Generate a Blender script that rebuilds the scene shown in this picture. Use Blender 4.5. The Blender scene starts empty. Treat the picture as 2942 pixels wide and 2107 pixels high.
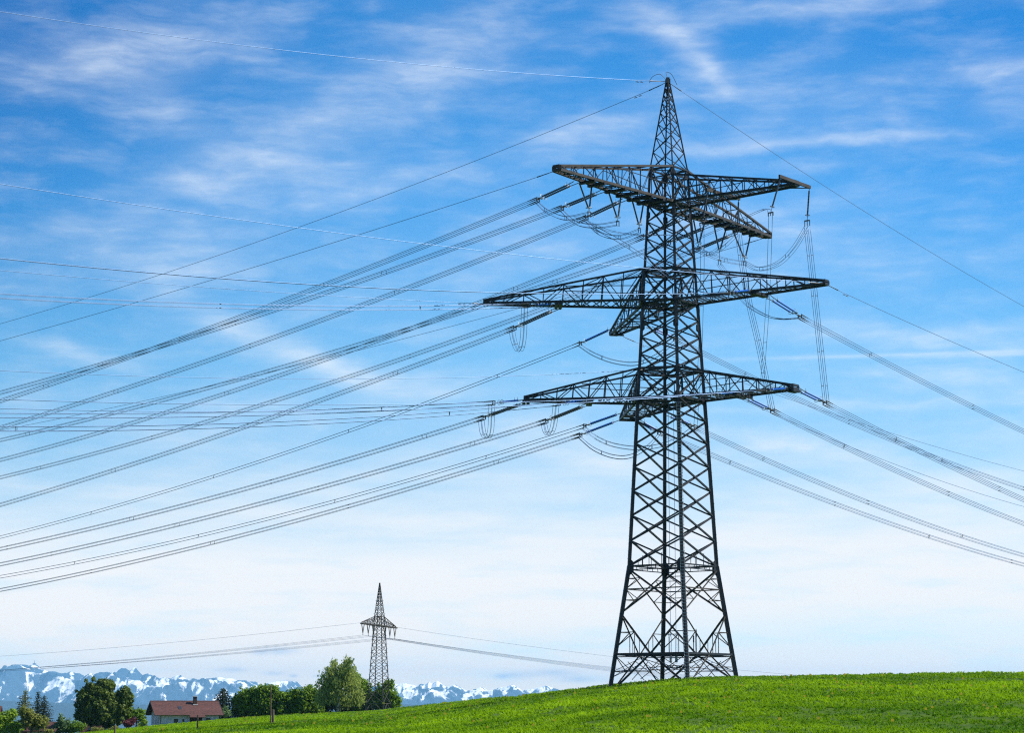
import bpy, math, random
import numpy as np
from mathutils import Vector, Matrix
R = math.radians
rng = np.random.default_rng(7); random.seed(7)
S = bpy.context.scene
COL = S.collection
TERR=[(-24.53, -0.013897, 450), (-16.04, -0.012498, 450), (-12.74, -0.011205, 452), (-10.633, -0.008608, 458), (-9.098, -0.0058, 465), (-8.152, -0.004311, 470), (-7.288, -0.002812, 480), (-5.898, -0.001005, 490), (-4.499, 0.000206, 490), (-3.27, 0.00127, 480), (-2.699, 0.002488, 430), (-1.509, 0.004621, 340), (0.256, 0.007672, 280), (2.42, 0.011782, 252), (3.787, 0.0139, 244), (4.448, 0.014955, 240), (5.721, 0.015839, 240), (7.292, 0.016244, 235), (9.887, 0.016736, 230), (12.795, 0.017163, 230), (16.586, 0.017454, 225), (28.589, 0.016664, 220)]
BLOBS=[(-9.54, 16.56, 3.011, 0.764, 12, 0.332), (-8.92, 15.13, 1.737, 0.556, -35, 0.237), (-5.16, 14.79, 3.821, 0.834, 22, 0.342), (-1.61, 16.89, 1.969, 0.973, 20, 0.285), (-5.84, 13.51, 1.621, 0.486, 8, 0.285), (-3.01, 13.51, 1.853, 0.417, 10, 0.285), (4.14, 17.31, 1.737, 0.417, -38, 0.522), (5.44, 16.2, 0.695, 0.25, -40, 0.285), (7.36, 17.83, 3.474, 0.306, 3, 0.332), (12.89, 16.05, 1.737, 0.306, 5, 0.38), (12.86, 15.22, 1.042, 0.347, 10, 0.237), (8.11, 14.42, 3.821, 0.153, 2, 0.399), (5.53, 14.32, 1.39, 0.306, 5, 0.19), (-8.3, 13.45, 1.505, 0.347, 10, 0.237), (1.98, 14.72, 1.969, 0.417, 10, 0.304), (-9.76, 11.8, 3.011, 0.625, 5, 0.304), (-8.36, 11.16, 2.316, 0.417, 8, 0.266), (-11.28, 9.07, 1.39, 0.195, -14, 0.332), (-6.24, 9.37, 2.084, 0.361, -22, 0.589), (-3.91, 8.59, 1.737, 0.278, -14, 0.475), (-1.57, 8.38, 2.316, 0.417, -5, 0.237), (-12.37, 7.96, 1.042, 0.306, 0, 0.209), (0.77, 7.05, 2.2, 0.417, -6, 0.427), (2.05, 6.47, 1.853, 0.278, -8, 0.57), (0.54, 11.74, 3.011, 0.834, 15, 0.19), (6.66, 11.66, 2.316, 0.834, 0, 0.209), (9.5, 9.53, 3.011, 0.347, -5, 0.332), (11.77, 9.46, 1.39, 0.195, 8, 0.332), (9.82, 8.98, 3.821, 0.052, 0.2, 0.427), (12.31, 8.91, 2.316, 0.046, 0.2, 0.237), (11.73, 8.21, 2.548, 0.361, -6, 0.38), (8.88, 7.71, 4.864, 0.139, 0, 0.285), (7.26, 6.77, 1.969, 0.306, -10, 0.589), (12.58, 6.94, 1.39, 0.278, 8, 0.285), (6.09, 12.59, 2.895, 0.347, 5, 0.142), (-7.59, 7.16, 3.474, 0.834, 10, 0.171), (11.65, 5.83, 1.737, 0.195, 3, 0.285), (7.31, 15.41, 2.895, 1.112, 0, 0.152), (-11.97, 16.33, 2.316, 0.556, 10, 0.171)]
LOWC=[(-5.89, 1.55, 0.463, 0.104), (-6.4, 1.51, 0.208, 0.069), (-7.1, 1.07, 0.347, 0.069), (-6.04, 0.98, 0.255, 0.058), (-5.54, 0.92, 0.116, 0.046), (-4.83, 0.92, 0.208, 0.046), (-5.65, 0.77, 0.162, 0.046), (0.18, 0.95, 0.463, 0.093), (1.1, 1.0, 0.579, 0.093), (1.79, 0.84, 0.695, 0.093), (-0.28, 0.91, 0.232, 0.069)]
MTN=[(-0.33827, 0.009045), (-0.30711, 0.013625), (-0.27595, 0.011334), (-0.2479, 0.016683), (-0.2292, 0.014695), (-0.22765, 0.01332), (-0.22531, 0.015001), (-0.22219, 0.016683), (-0.21985, 0.018671), (-0.21799, 0.019896), (-0.21674, 0.020202), (-0.21549, 0.01913), (-0.21362, 0.020049), (-0.21269, 0.021121), (-0.21082, 0.021121), (-0.20973, 0.020202), (-0.20739, 0.018824), (-0.20349, 0.017294), (-0.1996, 0.016377), (-0.19602, 0.018212), (-0.19415, 0.0176), (-0.19181, 0.017294), (-0.18838, 0.015459), (-0.18558, 0.014542), (-0.18246, 0.014084), (-0.17965, 0.016071), (-0.17747, 0.017753), (-0.17545, 0.016988), (-0.17467, 0.018671), (-0.17342, 0.01959), (-0.17124, 0.01959), (-0.16937, 0.018212), (-0.16812, 0.020049), (-0.16688, 0.019896), (-0.16501, 0.0176), (-0.16376, 0.016377), (-0.16189, 0.017447), (-0.15971, 0.01653), (-0.15784, 0.015153), (-0.15441, 0.015459), (-0.1513, 0.015001), (-0.14896, 0.016224), (-0.14693, 0.01653), (-0.14506, 0.015153), (-0.14117, 0.014695), (-0.13571, 0.014695), (-0.13182, 0.015153), (-0.12855, 0.015612), (-0.12637, 0.014848), (-0.12372, 0.015001), (-0.12169, 0.013931), (-0.11795, 0.014236), (-0.11608, 0.012861), (-0.1139, 0.013778), (-0.11172, 0.012556), (-0.10767, 0.010876), (-0.10455, 0.010571), (-0.10253, 0.01225), (-0.10112, 0.013014), (-0.0991, 0.01332), (-0.09723, 0.013931), (-0.09536, 0.013778), (-0.09349, 0.011792), (-0.09053, 0.009808), (-0.08118, 0.009045), (-0.07027, 0.009808), (-0.06092, 0.011334), (-0.05469, 0.012098), (-0.05157, 0.012403), (-0.04768, 0.013014), (-0.04441, 0.01225), (-0.04223, 0.011792), (-0.04004, 0.012709), (-0.03833, 0.01225), (-0.03662, 0.013625), (-0.03506, 0.012556), (-0.03288, 0.014084), (-0.03163, 0.013014), (-0.02898, 0.011487), (-0.02509, 0.012403), (-0.01963, 0.009502), (-0.01652, 0.00996), (-0.01293, 0.011181), (-0.01106, 0.009808), (-0.00795, 0.00996), (-0.00483, 0.011334), (-0.00203, 0.011487), (0.00047, 0.012556), (0.00234, 0.011181), (0.00452, 0.009808), (0.00919, 0.010571), (0.01433, 0.011945), (0.01698, 0.011029), (0.01932, 0.010418), (0.02633, 0.009045), (0.04347, 0.008739), (0.06684, 0.009808), (0.09801, 0.008282), (0.14475, 0.009045), (0.20708, 0.007824), (0.30057, 0.009045)]
FOOT=[(-0.33827, 0.004775), (-0.2292, 0.005537), (-0.21051, 0.004775), (-0.19025, 0.004166), (-0.16688, 0.003556), (-0.13571, 0.00447), (-0.11234, 0.002947), (-0.08897, 0.003252), (-0.05002, 0.003861), (-0.02664, 0.003252), (0.00452, 0.003861), (0.05126, 0.002947), (0.30057, 0.003861)]
WIRES=[["ld_peak",1,142.0,[17.249,240.413,69.378],[16.251,241.193,69.002],-0.1821,0.00045,161.5],["ld_tip",1,142.0,[4.333,224.001,55.141],[3.554,224.61,54.959],-0.12,0.0002395,126.7],["ld_rtip",1,142.0,[29.589,256.874,55.141],[28.454,257.761,54.913],-0.1267,0.0002899,193.9],["b1",4,142.0,[6.763,228.877,55.141],[2.482,232.222,53.896],-0.1933,0.0003625,127.6],["b2",4,142.0,[9.775,232.83,55.141],[5.127,236.462,53.993],-0.1695,0.0004349,135.2],["b3",4,142.0,[12.313,236.752,55.141],[7.921,240.183,53.746],-0.1977,0.0004033,142.5],["b4",4,142.0,[19.703,245.345,55.141],[14.75,249.215,53.537],-0.2167,0.0005153,160.8],["b5",4,142.0,[22.76,249.871,55.141],[17.912,253.659,53.792],-0.1654,0.0003886,169.8],["b6",4,142.0,[26.052,254.18,55.141],[21.47,257.76,53.825],-0.2086,0.0004646,178.8],["ml",4,142.0,[5.254,242.239,44.167],[-0.039,246.375,42.467],-0.2032,0.0003896,128.1],["mf",2,142.0,[11.966,254.814,44.167],[7.705,258.143,42.676],-0.2268,0.0005399,149.6],["ll1",4,142.0,[1.743,240.912,33.49],[-3.425,244.949,32.187],-0.1714,0.0004715,119.9],["ll2",4,142.0,[8.536,242.295,33.49],[3.519,246.215,31.963],-0.1708,0.0004325,134.9],["lf1",2,142.0,[12.689,249.159,33.49],[7.98,252.838,32.262],-0.1871,0.0005493,147.2],["lf2",4,142.0,[12.684,255.485,33.49],[7.693,259.384,32.031],-0.1909,0.0004843,149.6],["rd_peak",1,50.0,[17.384,240.69,69.378],[18.144,241.595,69.158],-0.1981,0.0004106,120.8],["rd_mtip",1,50.0,[32.786,228.697,44.167],[33.436,229.471,43.983],-0.1095,0.0003537,67.4],["rd_fmtip",1,50.0,[13.173,261.341,44.167],[13.831,262.125,43.964],-0.1132,0.0003736,144.7],["rd_lsingle",1,50.0,[20.872,245.797,36.71],[21.301,246.308,36.59],-0.172,0.0007395,112.0],["r1",4,50.0,[27.219,234.976,44.167],[31.712,240.331,42.66],-0.1688,0.000384,78.9],["r2",4,50.0,[29.661,230.881,33.49],[33.515,235.474,32.51],-0.1832,0.0005312,69.6],["r3",4,50.0,[15.874,254.814,44.167],[19.394,259.009,43.358],-0.18,0.0006059,126.2],["r4",4,50.0,[24.746,236.852,33.49],[28.618,241.465,32.456],-0.1853,0.0006331,87.4],["r5",4,50.0,[17.51,250.935,33.49],[20.987,255.079,32.508],-0.1812,0.0006255,118.1],["r6",4,50.0,[14.444,256.104,33.49],[17.4,259.627,32.39],-0.1664,0.0004989,131.3],["lw_peak",1,217.5,[17.249,240.413,69.378],[16.148,239.569,69.174],-0.1401,0.0005992,115.2],["lw_mrtip",1,217.5,[32.552,228.315,44.167],[31.541,227.539,44.09],-0.0652,0.0003858,132.5],["lw_mltip",1,217.5,[-2.854,240.33,44.167],[-3.269,240.012,44.186],-0.0762,0.0003653,86.2],["w3",2,217.5,[25.522,231.992,44.167],[22.338,229.548,43.406],-0.1345,0.0006763,119.6],["w5",4,217.5,[4.838,240.541,44.167],[1.659,238.102,43.643],-0.1384,0.0006759,92.5],["w6",1,217.5,[14.523,238.665,36.71],[14.05,238.302,36.616],-0.1411,0.0006272,110.1],["w7",2,217.5,[28.97,230.881,33.49],[25.862,228.496,32.962],-0.1392,0.0005065,123.8],["w8",2,217.5,[23.924,234.219,33.49],[20.756,231.788,33.032],-0.1466,0.0005614,117.5],["w9",4,217.5,[1.281,239.543,33.49],[-2.198,236.874,32.778],-0.1366,0.0005731,86.0],["w10",4,217.5,[8.253,239.543,33.49],[4.806,236.899,32.707],-0.1659,0.0007299,96.0]]
VS=[[[6.995,228.099,54.991],[8.399,229.659,54.991],[8.119,229.423,52.161]],[[10.281,232.518,54.991],[11.703,234.3,54.991],[11.324,233.837,52.136]],[[12.949,235.942,54.991],[14.336,237.775,54.991],[13.816,237.083,52.087]],[[20.398,245.746,54.991],[21.835,247.911,54.991],[21.028,246.715,52.079]],[[23.105,249.744,54.991],[24.58,251.042,54.991],[23.703,250.213,52.046]],[[25.508,252.354,54.991],[27.756,254.634,54.991],[26.988,253.953,51.878]]]
HS=[[[28.003,227.331,55.141],[26.921,227.331,51.5]],[[31.635,232.029,55.141],[31.343,232.029,51.695]],[[20.93,233.314,55.141],[20.29,233.314,51.753]],[[24.655,237.418,55.141],[24.494,237.418,52.084]]]
JS=[["drop_outer",4,[[31.329,232.029,51.015],[31.944,233.037,45.645],[32.712,234.296,38.921],[33.443,235.474,32.622]]],["drop_inner",4,[[24.562,237.418,51.582],[25.036,238.141,48.185],[25.779,239.011,44.117],[26.947,240.05,39.301],[28.356,241.465,32.686]]],["drop_pair_right",2,[[26.919,227.331,51.389],[27.906,237.234,49.539],[29.31,252.187,46.143],[30.194,263.419,43.126],[30.867,272.681,40.338]]],["drop_pair_left",2,[[20.289,233.314,51.677],[20.648,237.693,48.094],[20.912,242.889,43.66],[21.118,248.459,38.692],[21.107,255.079,32.508]]],["jump_white",4,[[8.341,233.837,51.565],[11.266,232.969,49.782],[14.084,232.069,47.633],[17.046,231.08,45.15],[20.026,230.173,43.375],[22.337,229.548,43.369]]],["jump_top1",2,[[6.544,229.423,51.637],[8.459,231.954,51.338],[10.805,234.893,51.148],[14.418,239.062,51.628],[18.996,244.121,52.641],[20.947,246.715,51.839]]],["jump_b1",4,[[2.593,232.222,53.783],[3.727,231.527,52.602],[5.657,230.57,51.633],[8.08,229.423,51.787]]],["jump_b2",4,[[5.24,236.462,53.916],[6.904,235.599,52.26],[9.009,234.752,51.69],[11.284,233.837,51.793]]],["jump_b3",4,[[8.035,240.183,53.668],[9.554,239.171,51.885],[11.707,238.123,51.193],[13.775,237.083,51.663]]],["jump_loop",4,[[27.023,253.953,51.508],[28.14,250.006,50.06],[29.686,244.667,49.585],[30.718,238.839,50.067],[31.292,232.029,50.977]]],["jump_v",4,[[20.904,246.715,51.599],[22.488,248.701,51.409],[24.493,251.116,51.298],[26.982,253.953,51.508]]],["jump_v2",4,[[21.677,257.76,53.992],[22.767,251.775,52.167],[23.737,245.113,51.781],[24.525,237.418,51.582]]],["jump_pair_top",2,[[26.884,227.331,51.463],[26.6,229.194,52.296],[24.885,237.028,52.963],[22.979,245.083,53.486],[20.738,253.659,53.998]]],["drop_v5",4,[[23.682,250.213,50.627],[24.615,248.637,48.7],[26.067,246.005,45.487],[27.94,243.865,43.64],[29.658,242.205,42.876],[31.636,240.331,42.66]]],["loop_ml",4,[[-0.039,246.375,42.467],[0.271,244.688,40.647],[0.807,243.474,39.472],[1.223,241.919,40.575],[1.357,238.102,43.374]]],["loop_ll1",4,[[-3.425,244.949,32.148],[-3.164,242.866,30.298],[-2.695,241.9,29.605],[-2.304,240.547,30.39],[-2.161,236.874,32.665]]],["loop_ll2",4,[[3.519,246.215,31.924],[3.72,244.318,30.673],[4.086,243.313,30.162],[4.51,241.342,30.872],[4.731,236.899,32.631]]],["loop_mf",4,[[7.786,258.143,42.676],[9.538,258.285,41.542],[11.986,258.461,40.662],[14.644,258.642,40.484],[17.114,258.822,41.546],[19.312,259.009,43.316]]],["loop_lf1",4,[[8.059,252.838,32.262],[9.892,253.21,30.909],[12.089,253.586,30.154],[15.098,254.069,29.971],[18.33,254.596,30.756],[20.907,255.079,32.468]]],["loop_lf2",4,[[7.774,259.384,31.99],[9.518,259.434,30.522],[11.751,259.486,29.628],[13.787,259.53,29.633],[15.833,259.58,30.744],[17.318,259.627,32.348]]]]

# ------------------------------------------------------------------ camera, sky, sun, exposure
F_PX, W_PX = 6417.87, 2942.0
PITCH = 8.8203
cam = bpy.data.objects.new('camera', bpy.data.cameras.new('camera')); COL.objects.link(cam)
cam.data.sensor_width = 36.0; cam.data.lens = 36.0*F_PX/W_PX
cam.data.clip_start = 0.5; cam.data.clip_end = 150000
cam.rotation_euler = (R(90+PITCH), 0, 0)
S.camera = cam
S.view_settings.view_transform = 'Standard'; S.view_settings.look = 'None'
S.view_settings.exposure = 0.9; S.view_settings.gamma = 1.0
S.cycles.use_denoising = False; S.cycles.pixel_filter_type = 'BLACKMAN_HARRIS'; S.cycles.filter_width = 1.2
S.cycles.max_bounces = 6; S.cycles.transparent_max_bounces = 8; S.cycles.volume_bounces = 1
S.cycles.volume_step_rate = 1.0; S.cycles.sample_clamp_direct = 3.0; S.cycles.sample_clamp_indirect = 1.5
SUN_AZ, SUN_EL = 86.0, 47.0     # azimuth clockwise from the view direction, elevation

def build_world():
    w = bpy.data.worlds.new('World'); S.world = w; w.use_nodes = True
    nt = w.node_tree; N = nt.nodes; L = nt.links; N.clear()
    def node(t, **kw):
        n = N.new(t)
        for k, v in kw.items(): setattr(n, k, v)
        return n
    def math_(op, a, b=None, clamp=False):
        n = node('ShaderNodeMath', operation=op, use_clamp=clamp)
        for i, v in enumerate((a, b)):
            if v is None: continue
            if isinstance(v, (int, float)): n.inputs[i].default_value = v
            else: L.new(v, n.inputs[i])
        return n.outputs[0]
    tc = node('ShaderNodeTexCoord')
    sep = node('ShaderNodeSeparateXYZ'); L.new(tc.outputs['Generated'], sep.inputs[0])
    az = math_('MULTIPLY', math_('ARCTAN2', sep.outputs[0], sep.outputs[1]), 57.29578)
    el = math_('MULTIPLY', math_('ARCSINE', sep.outputs[2]), 57.29578)
    ae = node('ShaderNodeCombineXYZ'); L.new(az, ae.inputs[0]); L.new(el, ae.inputs[1])
    ae = ae.outputs[0]
    # clear sky: the low band of sky seen here is lifted so that it reads as deep as the photographed one
    up = node('ShaderNodeCombineXYZ')
    L.new(sep.outputs[0], up.inputs[0]); L.new(sep.outputs[1], up.inputs[1])
    L.new(math_('ADD', math_('MULTIPLY', sep.outputs[2], 1.9), 0.05), up.inputs[2])
    sky = node('ShaderNodeTexSky', sky_type='NISHITA', sun_disc=False)
    sky.sun_elevation = R(SUN_EL); sky.sun_rotation = R(SUN_AZ)
    sky.altitude = 600; sky.air_density = 1.0; sky.dust_density = 0.4; sky.ozone_density = 2.0
    L.new(up.outputs[0], sky.inputs[0])
    # photographic grade of the clear sky by elevation, and deeper blue away from the middle
    gr = node('ShaderNodeValToRGB'); el_ = gr.color_ramp.elements
    stops = [(0, (1.25, 1.2, 1.05)), (5, (1.36, 1.30, 1.06)), (9, (.80, 1.27, 1.25)), (13, (.42, 1.10, 1.34)), (17, (.17, .86, 1.24)), (22, (.14, .78, 1.18)), (45, (1, 1, 1))]
    el_[0].position = 0; el_[0].color = (*[c/2 for c in stops[0][1]], 1)
    el_[1].position = 1; el_[1].color = (*[c/2 for c in stops[-1][1]], 1)
    for d_, c_ in stops[1:-1]:
        k = el_.new(d_/45); k.color = (*[c/2 for c in c_], 1)
    L.new(math_('DIVIDE', el, 45.0, True), gr.inputs[0])
    def smooth(src, a, b, lo=0.0, hi=1.0):
        m = node('ShaderNodeMapRange', interpolation_type='SMOOTHSTEP'); L.new(src, m.inputs['Value'])
        for k_, v_ in (('From Min', a), ('From Max', b), ('To Min', lo), ('To Max', hi)): m.inputs[k_].default_value = v_
        return m.outputs[0]
    sidef = math_('MULTIPLY', math_('ADD', smooth(az, -3.0, -17.0), smooth(az, 4.0, 19.0, 0.0, 0.6)), smooth(el, 2.0, 17.0))
    sidec = node('ShaderNodeMixRGB'); L.new(sidef, sidec.inputs[0]); sidec.inputs[1].default_value = (2, 2, 2, 1); sidec.inputs[2].default_value = (.28, 1.22, 1.56, 1)
    g1 = node('ShaderNodeVectorMath', operation='MULTIPLY'); L.new(sky.outputs[0], g1.inputs[0]); L.new(gr.outputs[0], g1.inputs[1])
    hs = node('ShaderNodeVectorMath', operation='MULTIPLY'); L.new(g1.outputs[0], hs.inputs[0]); L.new(sidec.outputs[0], hs.inputs[1])
    def noise(scale, detail, rough, vec, sx=1, sy=1, rot=0, dist=0.0, loc=(0, 0, 0)):
        m = node('ShaderNodeMapping'); m.inputs['Scale'].default_value = (sx, sy, 1)
        m.inputs['Rotation'].default_value = (0, 0, R(rot)); m.inputs['Location'].default_value = loc
        L.new(vec, m.inputs[0])
        n = node('ShaderNodeTexNoise'); n.inputs['Scale'].default_value = scale
        n.inputs['Detail'].default_value = detail; n.inputs['Roughness'].default_value = rough
        n.inputs['Distortion'].default_value = dist
        L.new(m.outputs[0], n.inputs['Vector']); return n.outputs[0]
    # domain warp so that the streaks fray
    wn = node('ShaderNodeTexNoise'); wn.inputs['Scale'].default_value = 0.45; wn.inputs['Detail'].default_value = 4
    L.new(ae, wn.inputs['Vector'])
    wv = node('ShaderNodeVectorMath', operation='MULTIPLY_ADD')
    sub = node('ShaderNodeVectorMath', operation='SUBTRACT'); L.new(wn.outputs['Color'], sub.inputs[0]); sub.inputs[1].default_value = (.5, .5, .5)
    L.new(sub.outputs[0], wv.inputs[0]); wv.inputs[1].default_value = (1.3, 0.45, 0); L.new(ae, wv.inputs[2])
    aew = wv.outputs[0]
    def blob(vec, a, e, sx, sy, rot):
        m = node('ShaderNodeMapping', vector_type='TEXTURE')
        m.inputs['Location'].default_value = (a, e, 0); m.inputs['Rotation'].default_value = (0, 0, R(rot))
        m.inputs['Scale'].default_value = (sx, sy, 1e6)
        L.new(vec, m.inputs[0])
        d = node('ShaderNodeVectorMath', operation='DOT_PRODUCT'); L.new(m.outputs[0], d.inputs[0]); L.new(m.outputs[0], d.inputs[1])
        return math_('EXPONENT', math_('MULTIPLY', d.outputs['Value'], -1.0))
    tot = None
    for a, e, sx, sy, rot, amp in BLOBS:
        thin = sy < 0.1
        b = math_('MULTIPLY', blob(ae if thin else aew, a, e, sx, sy, rot), amp)
        tot = b if tot is None else math_('ADD', tot, b)
    fib = noise(0.8, 9, 0.58, aew, 0.55, 1.5, -10, 0.05)
    fib2 = noise(1.25, 9, 0.58, aew, 0.42, 2.2, 13, 0.1, (3, 7, 0))
    f = math_('ADD', math_('MULTIPLY', fib, 1.05), math_('MULTIPLY', fib2, 1.05))
    f = math_('MAXIMUM', math_('SUBTRACT', f, 0.38), 0.0)
    cirrus = math_('MULTIPLY', tot, f)
    veil = math_('MULTIPLY', math_('MULTIPLY', math_('MAXIMUM', math_('SUBTRACT', fib, 0.40), 0.0), math_('MAXIMUM', math_('SUBTRACT', fib2, 0.30), 0.0)), 2.2)
    # bank of thin white cloud that thickens towards the horizon
    low = node('ShaderNodeMapRange', interpolation_type='SMOOTHSTEP')
    low.inputs['From Min'].default_value = 7.4; low.inputs['From Max'].default_value = 3.0
    low.inputs['To Min'].default_value = 0.0; low.inputs['To Max'].default_value = 0.97
    ln = noise(0.35, 6, 0.55, ae, 0.5, 3.0, 2, 0.2, (11, 3, 0))
    L.new(math_('ADD', el, math_('MULTIPLY', math_('SUBTRACT', ln, 0.5), -4.2)), low.inputs['Value'])
    gap = math_('MULTIPLY', blob(ae, 9.5, 2.0, 6.0, 0.55, 0), 0.45)
    gap = math_('ADD', gap, math_('MULTIPLY', blob(ae, 1.0, 1.7, 3.0, 0.35, 0), 0.25))
    gap = math_('ADD', gap, math_('MULTIPLY', blob(ae, -9.0, 4.6, 4.0, 0.5, -3), 0.2))
    lb = noise(0.55, 7, 0.6, ae, 0.45, 2.6, 3, 0.1, (5, 9, 0))
    gap = math_('ADD', gap, math_('MULTIPLY', math_('MAXIMUM', math_('SUBTRACT', lb, 0.49), 0.0), 2.1))
    lowm = math_('MULTIPLY', low.outputs[0], math_('SUBTRACT', 1.0, gap, True))
    # far small cumulus along the horizon, in shade
    lc = None
    ln2 = noise(1.3, 5, 0.6, ae, 1.0, 1.6, 0, 0.3)
    for a, e, sx, sy in LOWC:
        b = blob(ae, a, e, sx, sy, 0)
        lc = b if lc is None else math_('ADD', lc, b)
    lc = math_('MULTIPLY', math_('MULTIPLY', lc, math_('MULTIPLY', ln2, 1.2)), 0.75, True)
    cov = math_('ADD', cirrus, veil, True)
    cov = math_('SUBTRACT', 1.0, math_('MULTIPLY', math_('SUBTRACT', 1.0, cov), math_('SUBTRACT', 1.0, lowm)), True)
    mix = node('ShaderNodeMixRGB'); L.new(cov, mix.inputs[0]); L.new(hs.outputs[0], mix.inputs[1])
    wc = node('ShaderNodeValToRGB'); e = wc.color_ramp.elements        # cloud light, warmer close to the horizon
    e[0].position = 0.0; e[0].color = (.92, .72, .45, 1); e[1].position = 1.0; e[1].color = (.49, .53, .57, 1)
    k1 = wc.color_ramp.elements.new(0.16); k1.color = (.74, .65, .54, 1)
    k2 = wc.color_ramp.elements.new(0.30); k2.color = (.63, .59, .545, 1)
    k3 = wc.color_ramp.elements.new(0.45); k3.color = (.565, .555, .545, 1)
    L.new(math_('DIVIDE', el, 10.0, True), wc.inputs[0])
    sc = node('ShaderNodeVectorMath', operation='SCALE'); L.new(wc.outputs[0], sc.inputs[0]); sc.inputs['Scale'].default_value = 10.0
    L.new(sc.outputs[0], mix.inputs[2])
    mix2 = node('ShaderNodeMixRGB'); L.new(lc, mix2.inputs[0]); L.new(mix.outputs[0], mix2.inputs[1])
    mix2.inputs[2].default_value = (2.9, 3.4, 4.5, 1)
    bg = node('ShaderNodeBackground'); bg.inputs['Strength'].default_value = 0.1
    L.new(mix2.outputs[0], bg.inputs['Color'])
    out = node('ShaderNodeOutputWorld'); L.new(bg.outputs[0], out.inputs['Surface'])
build_world()

sl = bpy.data.lights.new('sun', 'SUN'); sl.energy = 4.2; sl.angle = R(0.53); sl.color = (1.0, 0.94, 0.85)
sun = bpy.data.objects.new('sun', sl); COL.objects.link(sun)
sd = Vector((math.sin(R(SUN_AZ))*math.cos(R(SUN_EL)), math.cos(R(SUN_AZ))*math.cos(R(SUN_EL)), math.sin(R(SUN_EL))))
sun.rotation_euler = sd.to_track_quat('Z', 'Y').to_euler()

# ------------------------------------------------------------------ helpers
def tag(o, label=None, cat=None, group=None, kind=None):
    if label: o['label'] = label
    if cat: o['category'] = cat
    if group: o['group'] = group
    if kind: o['kind'] = kind
    return o
def empty(name, loc, label, cat, group=None):
    o = bpy.data.objects.new(name, None); COL.objects.link(o); o.location = loc; o.empty_display_size = 0.5
    return tag(o, label, cat, group)

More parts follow.
